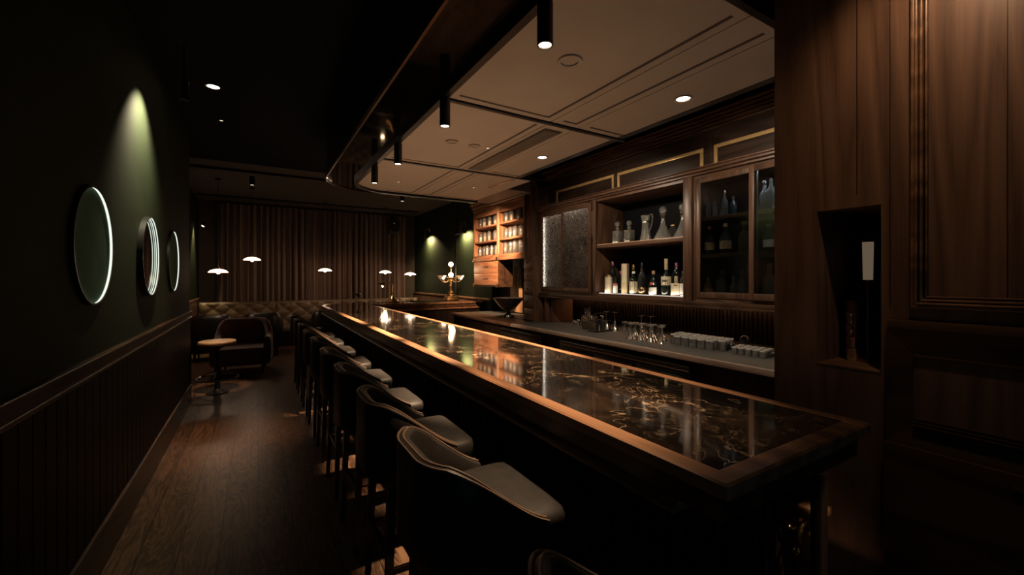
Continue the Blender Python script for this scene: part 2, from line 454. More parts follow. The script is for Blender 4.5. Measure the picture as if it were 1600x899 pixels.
# white raft panels with joints left open between them
X0, X1 = 1.055, 2.63
def raft(x0, x1, y0, y1):
    return (x0, x1, y0, y1)
m = MB(); zb, zt = ZC-.016, ZC-.001
cells = [(1.05, 2.57), (2.61, 4.20), (4.24, 5.80)]
for ci, (ya, yb) in enumerate(cells):
    xr = X1 if ci < 2 else 2.86
    if ci < 2:
        m.box(X0, 1.900, ya, yb, zb, zt)
    else:
        R = .46; pts = [(1.900, ya), (X0, ya)]
        for k in range(13):
            a = PI-(PI/2)*k/12; pts.append((X0+R+R*math.cos(a), yb-R+R*math.sin(a)))
        pts.append((1.900, yb)); m.prism(pts, zb, zt)
    m.box(1.908, 2.166, ya, yb, zb, zt); m.box(2.174, xr, ya, yb, zb, zt)
struct('ceiling_raft', m, 'raft_plaster')
# dark strips on each raft panel for the shade of its grooves; linear air grille
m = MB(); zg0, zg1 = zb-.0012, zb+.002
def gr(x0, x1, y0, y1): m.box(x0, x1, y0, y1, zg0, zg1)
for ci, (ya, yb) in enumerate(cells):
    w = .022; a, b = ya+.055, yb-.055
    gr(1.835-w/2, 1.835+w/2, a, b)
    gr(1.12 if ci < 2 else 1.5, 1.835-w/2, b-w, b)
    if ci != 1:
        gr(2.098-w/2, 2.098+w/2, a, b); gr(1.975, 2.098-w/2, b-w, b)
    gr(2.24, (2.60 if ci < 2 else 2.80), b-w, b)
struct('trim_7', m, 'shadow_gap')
m = MB(); m.box(1.955, 2.11, 2.72, 4.12, zb-.003, zb+.004)
vt = thing('air_grille', 'long grey linear air grille in the white ceiling panels', 'vent', (2.03, 3.42, zb-.003))
MB().box(1.945, 2.12, 2.70, 4.14, zb-.003, zb-.0005).build('frame', 'shadow_gap', vt, True)
m = MB()
for k in range(5): m.box(1.965+k*.029, 1.985+k*.029, 2.73, 4.11, zb-.008, zb-.002)
m.build('slats', 'grille_grey', vt, True)
# black cross beams and the lighting track round the raft
m = MB()
for yb_ in (1.03, 2.59, 4.22): m.box(1.05, 2.70 if yb_ < 4 else 2.9, yb_-.017, yb_+.017, ZC-.03, ZC+.002)
struct('trim_8', m, 'black_metal')
ta, tb_ = canopy_loop(1.008, -1.2, 2.9, 5.86, .52), canopy_loop(1.050, -1.2, 2.9, 5.81, .48)
m = MB(); m.ring(ta[1:], tb_[1:], ZC-.045, ZC-.0006, True)
tr = tag(m.build('lighting_track', 'black_metal'), 'black lighting track curving around the white ceiling panels', 'track')
m = MB(); m.box(2.60, 2.66, .2, 4.9, ZC-.02, ZC+.06); struct('trim_9', m, 'black_metal')

# cylinder spots on the track
def make_spot(label, loc, face='spot_face', ln=.165, r=.034):
    t = thing('track_spotlight', label, 'spotlight', loc, 0, 'black cylinder spotlights on the bar track')
    MB().cyl((0, 0), r, -ln, 0, 24).build('housing', 'black_metal', t)
    MB().cyl((0, 0), .012, -.001, .005, 10).build('stem', 'black_metal', t)
    m = MB(); m.lathe([(r*.98, -ln-.012), (r*.98, -ln+.001), (r*.80, -ln+.001), (r*.80, -ln-.012), (r*.98, -ln-.012)], n=24); m.build('bezel', 'black_metal', t)
    MB().lathe([(0, -ln-.006), (r*.78, -ln-.006), (r*.78, -ln-.003), (0, -ln-.003)], n=24).build('lens', face, t)
    return t
sy = [1.43, 2.53, 3.585, 4.43]
s0 = make_spot('black cylinder spotlight nearest the camera, over near end of the bar', (1.029, sy[0], 2.6995))
spots = [s0]
for k, lb in ((1, 'black cylinder spotlight second from camera, beside the first long cross beam'), (2, 'black cylinder spotlight third from camera on the bar track'),
              (3, 'smallest black cylinder spotlight where the bar track starts to curve')):
    spots.append(dup(s0, (1.029, sy[k], 2.6995), 0, lb))
EN = [330, 1200, 1350, 1500]
for k, (s_, y, e) in enumerate(zip(spots, sy, EN)):
    lamp('SPOT', 'spot_beam', (1.029, y, 2.515), e, WARM, s_, ((1.08, y-.04, 1.09), (1.38, y, 1.09), (1.38, y, 1.09), (1.50, 4.95, 1.09))[k], .022, (62, 57, 57, 72)[k], (.95, .6, .6, .8)[k])
# recessed downlights along the back counter and the unlit row near the track
def downlight(label, loc, face, r=.042, name='ceiling_downlight', grp='recessed lights in the white ceiling panels'):
    t = thing(name, label, 'downlight', loc, 0, grp)
    MB().lathe([(r, -.001), (r*1.32, -.004), (r*1.36, .002), (r*1.36, .006), (r, .006)], n=28).build('trim_ring', 'raft_plaster' if 'white' in grp else 'black_metal', t)
    MB().lathe([(0, .0045), (r, .0045), (r, .006), (0, .006)], n=28).build('lens', face, t)
    return t
zr = zb-.0062
dl = [downlight('glaring recessed light nearest the camera over the back counter', (2.40, 1.78, zr), 'downlight_face'),
      downlight('lit recessed light in the middle ceiling bay over the back counter', (2.388, 3.366, zr), 'downlight_face'),
      downlight('faint recessed light in the far ceiling bay near the jar cabinet', (2.42, 4.96, zr), 'faint_face', .022),
      downlight('large unlit recessed light beside the nearest cylinder spotlight', (1.453, 1.79, zr), 'raft_plaster', .05),
      downlight('unlit recessed ring left in the middle ceiling bay', (1.44, 3.383, zr), 'raft_plaster', .04),
      downlight('faint recessed light at the far left of the white ceiling', (1.485, 5.15, zr), 'faint_face', .022)]
dup(dl[4], (1.66, 3.392, zr), 0, 'second of three small ceiling discs in the middle bay')
d7 = downlight('small glowing ceiling disc right in the row of three', (1.79, 3.38, zr), 'faint_face', .018)
lamp('SPOT', 'downlight_beam', (2.44, 1.78, 2.655), 52, (1, .82, .62), dl[0], (3.65, 2.0, 1.49), .03, 124, .5)
lamp('SPOT', 'downlight_beam', (2.44, 3.366, 2.655), 52, (1, .82, .62), dl[1], (3.65, 3.6, 1.49), .03, 124, .5)
lamp('SPOT', 'downlight_beam', (2.42, 4.96, 2.70), 800, (1, .60, .36), dl[2], (3.4, 6.25, 1.84), .03, 60, .9)
# corridor ceiling
c1 = downlight('bright round downlight in the black corridor ceiling', (-.35, 4.695, HC-.006), 'spot_face', .05, 'corridor_downlight', 'downlights in the dark corridor')
c2 = downlight('tiny dim downlight farther down the black corridor ceiling', (-.347, 5.66, HC-.006), 'faint_face', .02, 'corridor_downlight', 'downlights in the dark corridor')
lamp('SPOT', 'downlight_beam', (-.35, 4.695, HC-.03), 190, (1, .54, .31), c1, (-.36, 4.85, 0), .03, 32, .9)
lamp('SPOT', 'downlight_beam', (-.347, 5.66, HC-.03), 300, (1, .62, .36), c2, (-.465, 6.86, .70), .02, 15, .5)
c3 = make_spot('black cylinder wall washer hanging above the round wall mirrors', (-.475, 3.98, 3.03), 'black_metal', .13, .03)
c3['group'] = 'downlights in the dark corridor'
MB().cyl((0, 0), .008, 0, HC-.002-3.03, 10).build('rod', 'black_metal', c3)
lamp('SPOT', 'wash_beam', (-.475, 3.98, 2.875), 150, (1, .84, .54), c3, (-.475-.643, 4.01, 2.875-.766), .015, 112, .85)
# lounge track lines and their spots
m = MB(); m.box(-1.13, 3.3, 8.05, 8.09, HC-.045, HC-.004)
tag(m.build('lighting_track', 'black_metal'), 'straight black lighting track across the lounge ceiling above the armchair', 'track')
m = MB(); m.box(-1.1, 3.6, 10.75, 10.79, HC-.04, HC-.004)
tag(m.build('lighting_track', 'black_metal'), 'straight black lighting track on the lounge ceiling before the curtain', 'track')
f1 = make_spot('small black track spotlight on left side of the lounge ceiling', (-.08, 8.07, HC-.095), 'faint_face', .13, .04)
f2 = make_spot('black cylinder spotlight hanging beyond the far edge of the canopy', (2.40, 8.07, HC-.095), 'faint_face', .16, .045)
for f in (f1, f2): f['group'] = 'black spotlights on the lounge ceiling tracks'

# ------------------------------------------------------------------ bar counter
BL, BR, BN, BF, BFI, RC = .886, 1.658, .545, 8.20, 7.41, .76
def bar_loop(o, oi=None, near=None, n=16):
    oi = o if oi is None else oi; nr = o if near is None else near
    p = [(BL+o, BN+nr)]
    for k in range(n+1):
        a = PI-(PI/2)*k/n
        p.append((BL+RC+(RC-o)*math.cos(a), BF-RC+(RC-o)*math.sin(a)))
    p += [(3.82, BF-o), (3.82, BFI+oi), (BR-oi, BFI+oi), (BR-oi, BN+nr)]
    return p
def loft(m, loops):      # stack of equal-count loops [(loop, z)], closed top and bottom left open
    n = len(loops[0][0]); vs = [(p[0], p[1], z) for lp, z in loops for p in lp]; fs = []
    for r in range(len(loops)-1):
        for i in range(n):
            j = (i+1) % n
            fs.append((r*n+i, r*n+j, (r+1)*n+j, (r+1)*n+i))
    return m.add(vs, fs)
ZB = 1.09
bar = thing('bar_counter', 'long bar counter with black gold-veined marble top and walnut edge', 'bar', (1.27, 4.0, 0))
m = MB()
loft(m, [(bar_loop(.055), ZB-.012), (bar_loop(.055), ZB), (bar_loop(.006), ZB), (bar_loop(0), ZB-.005), (bar_loop(0), ZB-.036), (bar_loop(.010), ZB-.040)])
m.build('top_rail', 'walnut_lengthwise', bar, True, 30)
MB().prism(bar_loop(.056), ZB-.03, ZB-.0015).build('marble_top', 'black_gold_marble', bar, True)
m = MB(); loft(m, [(bar_loop(.012), ZB-.040), (bar_loop(.026), ZB-.052), (bar_loop(.026), .985), (bar_loop(.03), .982), (bar_loop(.2, .06, .16), .982)])
m.build('apron', 'walnut_dark_long', bar, True)
m = MB(); loft(m, [(bar_loop(.03, .03, .15), .98), (bar_loop(.002, .02, .145), .974), (bar_loop(-.004, .02, .145), .966), (bar_loop(.004, .02, .145), .956), (bar_loop(.03, .03, .15), .95), (bar_loop(.24, .06, .16), .95)])
m.build('lower_moulding', 'walnut_lengthwise', bar, True, 50)
body = bar_loop(.24, .06, .16)
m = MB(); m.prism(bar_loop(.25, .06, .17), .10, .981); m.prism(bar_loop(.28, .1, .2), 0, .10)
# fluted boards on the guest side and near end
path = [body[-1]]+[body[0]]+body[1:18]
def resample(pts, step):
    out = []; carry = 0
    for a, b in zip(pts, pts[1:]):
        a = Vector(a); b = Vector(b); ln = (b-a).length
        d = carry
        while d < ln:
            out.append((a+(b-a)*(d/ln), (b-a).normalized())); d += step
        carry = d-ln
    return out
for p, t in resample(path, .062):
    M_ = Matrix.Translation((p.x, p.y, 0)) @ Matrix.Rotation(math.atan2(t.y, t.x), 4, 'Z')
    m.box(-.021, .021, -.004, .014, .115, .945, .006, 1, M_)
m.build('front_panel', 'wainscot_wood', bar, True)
MB().box(1.352, 1.395, .556, .585, 0, .981, .004).build('end_post', 'ebony', bar, True)
m = MB(); m.box(1.424, 1.50, .588, .712, .825, .85, .004); m.box(1.44, 1.50, .60, .712, .60, .825)
m.build('service_ledge', 'walnut_cross', bar, True)
pts = [(.99, y, .20) for y in (.85, 2, 3.5, 5, 6.5, 7.4)]
m = MB(); m.tube(pts, .019, 12)
for y in (1.0, 2.3, 3.6, 4.9, 6.2, 7.3): m.tube([(.99, y, .20), (1.125, y, .20)], .010, 8); m.tube([(1.12, y, .20), (1.128, y, .20)], .028, 12)
m.build('foot_rail', 'old_brass', bar, True)
# bag hook
m = MB(); m.box(1.434, 1.4395, .605, .665, .795, .822, .002)
m.build('hook_plate', 'brass', bar, True)
m = MB()
m.tube([(1.436, .635, .80), (1.415, .635, .79), (1.400, .635, .765), (1.405, .635, .735), (1.388, .635, .715), (1.368, .633, .722), (1.36, .632, .742)], [.006, .0065, .0065, .0065, .007, .0065, .006], 10)
for yy in (.612, .658):
    m.tube([(1.436, .635+(yy-.635)*.4, .79), (1.418, yy, .772), (1.408, yy+(yy-.635)*.3, .775)], .0045, 8); m.sphere((1.406, yy+(yy-.635)*.35, .778), .0085, 12)
m.sphere((1.36, .632, .746), .0095, 12)
m.build('bag_hook', 'brass', bar, True)

# ------------------------------------------------------------------ bar stools
def make_stool(label, loc):
    t = thing('bar_stool', label, 'bar stool', loc, 0, 'leather bar stools along the bar')
    # seat cushion: rounded square, domed
    def seat(u, v):
        a = 2*PI*u; ca, sa = math.cos(a), math.sin(a)
        k = (abs(ca)**8+abs(sa)**8)**(-1/8)
        prof = [(0, .806), (.5, .806), (.8, .803), (.94, .795), (1.0, .778), (1.0, .745), (.985, .722), (.0, .720)]
        r, z = prof[round(v*(len(prof)-1))]
        return (.030+.205*k*ca*r, .222*k*sa*r*(1 if ca > -.2 else .96), z)
    m = MB(); m.grid(seat, 48, 8, True); m.build('seat', 'seat_leather', t, ang=60)
    # tub back: U-shaped shell
    NU, W, XB, XF, R = 60, .255, -.262, .105, .18
    seg = []
    for k in range(NU):
        seg.append(k/(NU-1))
    st = XF-(XB+R); arc = PI/2*R; flat = 2*(W-R); tot = 2*st+2*arc+flat
    def plan(s, off):
        d = s*tot; w = W-off; xb = XB+off; r = max(.02, R-off)
        if d < st: return (XF-d, w, 0)
        d -= st
        if d < arc:
            a = d/R; return (XB+R-r*math.sin(a), (W-R)+r*math.cos(a), 1)
        d -= arc
        if d < flat: return (xb, (W-R)-d, 2)
        d -= flat
        if d < arc:
            a = d/R; return (XB+R-r*math.cos(a), -(W-R)-r*math.sin(a), 1)
        d -= arc
        return (XB+R+d, -w, 0)
    def top(s):
        x = plan(s, 0)[0]; q = min(1, max(0, (x-(XB+.05))/(XF-XB-.03)))
        q = .55*q*q*(3-2*q)+.45*q
        return 1.012-.212*q
    sect = [(0.012, -.06), (0, -.02), (0, .3), (0, .72), (.000, .95), (.006, .985), (.016, 1.0), (.030, 1.0), (.042, .985), (.048, .95), (.048, .5), (.048, -.02)]
    def shell(u, v):
        off, h = sect[round(v*(len(sect)-1))]
        x, y, _ = plan(u, off); zt = top(u); z0 = .70
        return (x, y, z0+(zt-z0)*h)
    m = MB(); m.grid(shell, NU, len(sect))
    n = len(sect)
    m.f.append(tuple(range(n))); m.f.append(tuple((NU-1)*n+k for k in range(n))[::-1])
    b = m.build('backrest', 'leather', t, ang=60)
    for off, nm in ((.003, 'outer_piping'), (.021, 'inner_piping')):
        m = MB(); m.tube([(plan(s, off)[0], plan(s, off)[1], top(s)-(.002 if off < .01 else -.0005)) for s in seg], .0048, 6)
        m.build('piping', 'leather_brown', b)
    m = MB(); m.box(-.19, .205, -.205, .205, .665, .72, .012); m.build('seat_frame', 'black_leather', t)
    for x, y in ((.175, .18), (.175, -.18), (-.165, .18), (-.165, -.18)):
        m = MB()
        fx, fy = x*1.16, y*1.12
        m.add([(x-.019, y-.019, .67), (x+.019, y-.019, .67), (x+.019, y+.019, .67), (x-.019, y+.019, .67),
               (fx-.012, fy-.012, 0), (fx+.012, fy-.012, 0), (fx+.012, fy+.012, 0), (fx-.012, fy+.012, 0)],
              [(0, 1, 2, 3), (7, 6, 5, 4), (0, 4, 5, 1), (1, 5, 6, 2), (2, 6, 7, 3), (3, 7, 4, 0)])
        m.build('leg', 'ebony', t)
    m = MB(); m.box(.178, .198, -.19, .19, .235, .262, .003); m.build('footrest', 'old_brass', t)
    m = MB()
    for y in (-.194, .194): m.box(-.18, .19, y-.008, y+.008, .29, .315)
    m.box(-.186, -.170, -.19, .19, .33, .355)
    m.build('stretcher', 'ebony', t)
    return t
SX = .657
st0 = make_stool('black leather tub bar stool with piped back, nearest whole stool in view', (SX, 1.29, 0))
labs = ['second leather tub bar stool from the camera along the bar', 'third leather tub bar stool from the camera along the bar',
        'fourth leather tub bar stool from the camera along the bar', 'fifth leather tub bar stool from the camera along the bar',
        'sixth leather tub bar stool from the camera along the bar', 'seventh leather bar stool from the camera, only its back shows',
        'eighth leather bar stool from the camera, only its back shows', 'farthest leather bar stool, by the rounded end of the bar']
for k, lb in enumerate(labs):
    dup(st0, (SX, 1.29+.683*(k+1), 0), (-.02, .015, 0, -.015, .02, .0, .01, 0)[k], lb)
dup(st0, (SX, .47, 0), 0, 'leather bar stool cut off by the bottom edge, only its rim shows')

# ------------------------------------------------------------------ right front panelling (X = 1.9) with niche
XP = 1.9; YE = .957
m = MB()
m.box(XP, XP+.30, .796, YE, 0, HC); m.box(XP, XP+.30, .596, .796, 0, 1.205); m.box(XP, XP+.30, .596, .796, 1.812, HC); m.box(XP, XP+.30, -1.29, .596, 0, HC)
struct('wall_right_front', m, 'walnut_vertical')
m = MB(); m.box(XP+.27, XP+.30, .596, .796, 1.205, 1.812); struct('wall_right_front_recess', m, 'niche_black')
m = MB(); m.box(XP-.002, XP+.27, .597, .795, 1.2055, 1.215, .002); struct('trim_10', m, 'walnut_lengthwise')
m = MB()
for y in (.665, .57, .30, .02): m.box(XP-.0012, XP+.003, y, y+.0022, 1.86 if y > .6 else 1.45, HC-.01)
struct('trim_11', m, 'ebony')
# vertical and horizontal bolection mouldings (ribbed)
m = MB()
for k, (w, dz) in enumerate(((.010, .022), (.008, .030), (.008, .026), (.006, .018))):
    y1 = .512-k*.0115
    m.box(XP-dz, XP+.002, y1-w, y1, 1.452, HC-.01, .003)
    m.box(XP-dz, XP+.002, -1.28, .512-k*.0115, 1.452+k*.0115-.004, 1.452+k*.0115+w-.004, .003)
struct('trim_12', m, 'walnut_lengthwise')
m = MB()     # lower raised frame: sloped boards mitred at the corner
def slope(m, pts): m.add(pts, [(0, 1, 2, 3)])
a = XP-.02; bq = XP-.004
m.box(a, XP+.002, -1.28, .575, 1.372, 1.405, .004)
m.add([(a, .575, 1.372), (a, -1.28, 1.372), (bq, -1.28, 1.288), (bq, .508, 1.288)], [(0, 1, 2, 3)])
m.add([(a, .575, 1.372), (bq, .508, 1.288), (bq, .508, 1.06), (a, .575, .98)], [(0, 1, 2, 3)])
m.add([(a, .575, .98), (bq, .508, 1.06), (bq, -1.28, 1.06), (a, -1.28, .98)], [(0, 1, 2, 3)])
m.box(bq-.006, XP+.002, -1.28, .508, 1.280, 1.290, .002)
for k in range(3): m.box(XP-.024+.006*k, XP+.002, -1.28, .505, 1.052+.010*k, 1.058+.010*k, .002)
m.box(XP-.03, XP+.002, -1.28, .58, 0, .98, .004); m.box(XP-.036, XP+.002, -1.28, .29, .925, .945, .004)
struct('trim_13', m, 'walnut_dark_long')
# niche contents: shaded lamp and stacked cups
lt = thing('niche_lamp', 'small slim lamp with cream shade inside the wall niche', 'lamp', (2.075, .692, 1.216))
MB().cyl((0, 0), .038, 0, .012, 20).build('base', 'old_brass', lt)
MB().cyl((0, 0), .005, .012, .335, 10).build('stem', 'old_brass', lt)
MB().lathe([(.0155, .325), (.018, .475), (.0165, .475), (.0135, .325)], n=20).build('lamp_shade', 'shade_dim', lt)
for k in range(5):
    t = MB().lathe([(.0, .0), (.020, .0), (.026, .044), (.028, .048), (.024, .048), (.018, .004), (0, .004)], n=18).build('metal_cup', 'chrome' if k < 4 else 'bronze')
    t.location = (2.06, .735, 1.216+.0485*k)
    tag(t, ('lowest', 'second lowest', 'middle', 'second highest', 'topmost bronze')[k]+' small metal cup in the stack inside the wall niche', 'cup', 'stacked cups in the wall niche')
pl = downlight('recessed spotlight in the black ceiling before the walnut panelling', (1.52, .34, ZC-.0062), 'spot_face', .04, 'panel_downlight', 'lights over the walnut panelling')
lamp('SPOT', 'panel_beam', (1.52, .34, 2.72), 15, (1, .66, .40), pl, (1.90, .44, 2.28), .03, 92, .9)

p2 = downlight('unseen recessed spotlight added to light the brass hook under the bar end', (1.50, -.45, ZC-.0062), 'spot_face', .04, 'panel_downlight', 'lights over the walnut panelling')
lamp('SPOT', 'hook_beam', (1.50, -.45, 2.72), 170, (1, .70, .44), p2, (1.405, .60, .715), .02, 5.5, .5)  # unseen lamp added out of frame to brighten hook and ledge

# ------------------------------------------------------------------ round wall mirrors
def mirror(y, depth, disc, label, strips):
    t = thing('round_mirror', label, 'mirror', (XL+.001, y, 1.712), 0, 'round lit mirrors on the green wall')
    Rm = .30; RX = Matrix.Rotation(PI/2, 4, 'Y')
    m = MB(); m.lathe([(0, 0), (Rm, 0), (Rm, depth), (Rm-.008, depth), (Rm-.008, depth-.002), (Rm-.003, depth-.002), (Rm-.003, .004), (0, .004)], n=64, M=RX); m.build('frame', 'black_metal', t)
    m = MB(); m.lathe([(0, .0042), (Rm-.0035, .0042), (Rm-.0035, .0062), (0, .0062)], n=64, M=RX); m.build('mirror_face', disc, t, ang=20)
    for z0, z1 in strips:
        m = MB(); m.lathe([(Rm-.0036, z0), (Rm-.0036, z1), (Rm-.0055, z1), (Rm-.0055, z0), (Rm-.0036, z0)], n=64, M=RX); m.build('light_strip', 'strip_green_white', t, ang=20)
    return t
mirror(2.92, .020, 'green_glass', 'largest looking round lit mirror, first from the camera on green wall', [(.0065, .017)])
mirror(4.16, .034, 'mirror_glass', 'middle round mirror with several bright rings on the green wall', [(.009, .014), (.022, .028)])
mirror(5.29, .018, 'green_glass', 'farthest and slimmest looking round lit mirror on the green wall', [(.0065, .015)])

# ------------------------------------------------------------------ back bar: counter
ct = thing('back_counter', 'long grey stone back counter with walnut front edge', 'counter', (3.5, 4.0, 0))
MB().box(3.055, 3.985, .97, 7.09, .875, .91).build('stone_top', 'stone_grey', ct, True)
m = MB(); m.box(3.0, 3.053, .97, 5.0, .868, .911, .006); m.build('front_edge', 'edge_wood', ct, True)
m = MB(); m.box(2.998, 3.054, 5.0, 7.09, .868, .912, .006); m.box(3.054, 3.36, 5.02, 7.09, .9105, .9135); m.build('wood_top', 'cabinet_wood', ct, True)
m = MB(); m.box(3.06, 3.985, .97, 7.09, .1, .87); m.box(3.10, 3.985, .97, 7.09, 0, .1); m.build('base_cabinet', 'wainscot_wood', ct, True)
MB().box(3.955, 3.984, .97, 4.83, .911, .93, .003).build('upstand', 'steel', ct, True)
def fridge(y0, y1, n, label, front):
    t = thing('undercounter_fridge', label, 'fridge', (3.03, (y0+y1)/2, 0), 0, 'steel fridges under the back counter')
    MB().box(3.022, 3.058, y0, y1, .11, .82, .003).build('carcass', 'black_metal', t, True)
    MB().box(3.012, 3.024, y0, y1, .775, .818, .003).build('top_trim', 'steel', t, True)
    w = (y1-y0)/n
    for k in range(n):
        a = y0+k*w+.008; b = y0+(k+1)*w-.008
        d = MB().box(3.006, 3.0215, a, b, .14, .755, .004).build('door', front, t, True)
        hm = MB(); hm.v = []; hm.box(2.99, 3.006, a+.03, b-.03, .715, .73, .003); hm.build('handle', 'steel', d, False)
        d.children[0].data.transform(Matrix.Translation((-3.03, -(y0+y1)/2, 0)))
    return t
fridge(4.30, 5.30, 2, 'short undercounter fridge with warm glowing edge, left of dark gap', 'dark_bronze')
fridge(2.18, 3.90, 3, 'long three-door steel fridge under the glasses on the counter', 'dark_steel')

# fluted backsplash and its LED line
m = MB(); m.box(3.985, 3.999, .97, 7.09, .912, 1.40)
y = .98
while y < 7.05:
    m.box(3.966, 3.986, y, y+.026, .93, 1.40, .006, 1); y += .042
struct('wall_right_backsplash', m, 'wainscot_wood')
m = MB(); m.box(3.57, 3.964, 4.815, 4.84, .915, 1.288); m.box(3.50, 3.57, 4.84, 4.88, .915, 1.288)
struct('trim_14', m, 'cabinet_wood_vertical')

# ------------------------------------------------------------------ upper cabinets (front X = 3.5)
XU, XW = 3.50, 3.985
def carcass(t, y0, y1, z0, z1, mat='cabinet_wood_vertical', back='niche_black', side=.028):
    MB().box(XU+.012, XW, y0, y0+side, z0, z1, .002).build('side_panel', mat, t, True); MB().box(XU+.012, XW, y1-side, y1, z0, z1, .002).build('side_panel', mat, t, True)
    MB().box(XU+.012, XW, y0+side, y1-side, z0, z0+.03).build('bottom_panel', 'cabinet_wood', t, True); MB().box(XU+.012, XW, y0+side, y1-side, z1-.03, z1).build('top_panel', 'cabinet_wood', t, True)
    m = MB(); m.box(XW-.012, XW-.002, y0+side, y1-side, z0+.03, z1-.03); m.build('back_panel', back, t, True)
ZU0, ZU1 = 1.33, 2.50
# left cabinet with rain glass sashes
cl_ = thing('glass_cabinet', 'wall cabinet with two sparkling rain glass sliding doors, left of decanters', 'cabinet', (3.74, 4.45, ZU0), 0, 'glazed wall cabinets of the back bar')
carcass(cl_, 3.862, 4.982, ZU0, ZU1, back='cabinet_wood')
for z in (1.68, 2.03):
    MB().box(XU+.06, XW-.015, 3.895, 4.95, z, z+.022, .002).build('shelf', 'cabinet_wood', cl_, True)
def sash(t, y0, y1, z0, z1, x, glass, sw=.042):
    m = MB(); m.box(x, x+.022, y0, y0+sw, z0, z1, .003); m.box(x, x+.022, y1-sw, y1, z0, z1, .003)
    m.box(x, x+.022, y0+sw, y1-sw, z0, z0+.055, .003); m.box(x, x+.022, y0+sw, y1-sw, z1-.05, z1, .003)
    d = m.build('sliding_door', 'cabinet_wood_vertical', t, True)
    m = MB(); m.box(x+.008, x+.014, y0+sw, y1-sw, z0+.055, z1-.05)
    g = m.build('glass_pane', glass, d)
    w = t['_w']; g.data.transform(Matrix.Translation((-w[0], -w[1], -w[2])))
    return d
sash(cl_, 4.43, 4.980, 1.362, 2.47, XU+.004, 'rain_glass')
sash(cl_, 3.892, 4.47, 1.362, 2.47, XU-.022, 'rain_glass')
m = MB(); m.box(XU+.035, XU+.047, 4.925, 4.937, 1.42, 2.40); m.build('light_strip', 'strip_side', cl_, True)
m = MB(); m.box(XU+.05, XU+.06, 4.02, 4.92, 2.455, 2.465); m.build('top_light', 'strip_bright', cl_, True)
# open niche
nc = thing('open_display_shelf', 'open walnut niche holding crystal decanters above lit liquor bottles', 'shelf', (3.74, 3.2, ZU0))
carcass(nc, 2.555, 3.858, ZU0, ZU1)
MB().box(XU+.015, XW-.015, 2.585, 3.828, 1.905, 1.945, .004).build('shelf', 'cabinet_wood', nc, True)
for ya, yb in ((3.815, 3.857), (2.50, 2.59)): MB().box(XU-.012, XU+.0115, ya, yb, ZU0, ZU1, .003).build('stile', 'cabinet_wood_vertical', nc, True)
lamp('AREA', 'shelf_light', (XU+.030, 3.2, 1.956), .35, (1, .84, .62), nc, (XU+.30, 3.2, 2.4), sx=1.15, sy=.012)
MB().box(XU+.020, XU+.032, 2.60, 3.81, 1.9455, 1.949).build('light_strip', 'strip_amber', nc, True)
MB().box(XU+.030, XU+.046, 2.60, 3.79, ZU0+.031, ZU0+.036).build('light_strip', 'strip_cool', nc, True)
lamp('AREA', 'niche_light', (XU+.040, 3.2, ZU0+.042), .9, (1, .86, .66), nc, (XU+.24, 3.2, ZU0+.30), sx=1.15, sy=.014)
# right cabinet with dark wavy glass
cr_ = thing('glass_cabinet', 'dark wall cabinet with wavy glass sliding doors beside the walnut panelling', 'cabinet', (3.74, 1.7, ZU0), 0, 'glazed wall cabinets of the back bar')
carcass(cr_, .975, 2.497, ZU0, ZU1)
for z in (1.735, 2.075):
    MB().box(XU+.05, XW-.015, 1.005, 2.467, z, z+.035, .002).build('shelf', 'cabinet_wood', cr_, True)
sash(cr_, 1.90, 2.46, 1.362, 2.475, XU+.004, 'wavy_glass')
sash(cr_, 1.30, 1.955, 1.362, 2.475, XU-.022, 'wavy_glass')
lamp('AREA', 'cabinet_light', (XU+.10, 1.75, 2.46), 3.0, (.75, .9, 1.0), cr_, (XU+.2, 1.75, 1.4), sx=.9, sy=.03)
# rails: continuous bottom rail, cornice, frieze, crown
m = MB(); m.box(XU-.03, XU+.02, .97, 5.052, 1.288, 1.33, .004); m.box(XU-.045, XU+.02, .97, 5.06, 1.27, 1.29, .006); m.box(XU+.02, XW, .97, 5.052, 1.29, 1.328)
struct('trim_15', m, 'walnut_dark_long')
ul = thing('undercabinet_light', 'thin amber light strip along the top of the fluted backsplash', 'light', (3.9, 2.9, 1.28))
MB().box(3.925, 3.945, 1.0, 4.80, 1.280, 1.288).build('diffuser', 'strip_amber', ul, True)
lamp('AREA', 'undercabinet_glow', (3.935, 2.9, 1.277), 4.5, (1, .52, .26), ul, (3.98, 2.9, .91), sx=3.7, sy=.015)
m = MB(); m.box(XU-.02, 3.68, .97, 5.05, 2.50, 2.522, .003); m.box(XU-.05, 3.68, .97, 5.065, 2.522, 2.548, .008); m.box(XU-.065, 3.68, .97, 5.075, 2.548, 2.562, .004)
struct('trim_16', m, 'cabinet_wood')
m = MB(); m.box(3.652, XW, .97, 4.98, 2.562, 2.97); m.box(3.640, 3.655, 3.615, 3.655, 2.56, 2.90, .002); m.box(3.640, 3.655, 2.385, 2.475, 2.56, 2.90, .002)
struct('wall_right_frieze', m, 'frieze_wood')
m = MB()
def gold(y0, y1, z0, z1, w=.033):
    m.box(3.644, 3.656, y0, y1, z1-w, z1, .002); m.box(3.644, 3.656, y0, y0+w, z0, z1-w, .002); m.box(3.644, 3.656, y1-w, y1, z0, z1-w, .002); m.box(3.644, 3.656, y0+w, y1-w, z0, z0+w, .002)
gold(3.665, 4.80, 2.565, 2.79); gold(2.485, 3.605, 2.565, 2.79); gold(1.25, 2.375, 2.565, 2.79)
struct('trim_17', m, 'gold_inlay')
m = MB()
for k in range(5): m.box(3.655-.030*k-.02, XW, .97, 4.98, 2.945+.026*k, 2.945+.026*k+.017, .005)
m.box(3.66, XW, .97, 4.98, 2.94, HC-.02)
struct('trim_18', m, 'cabinet_wood')

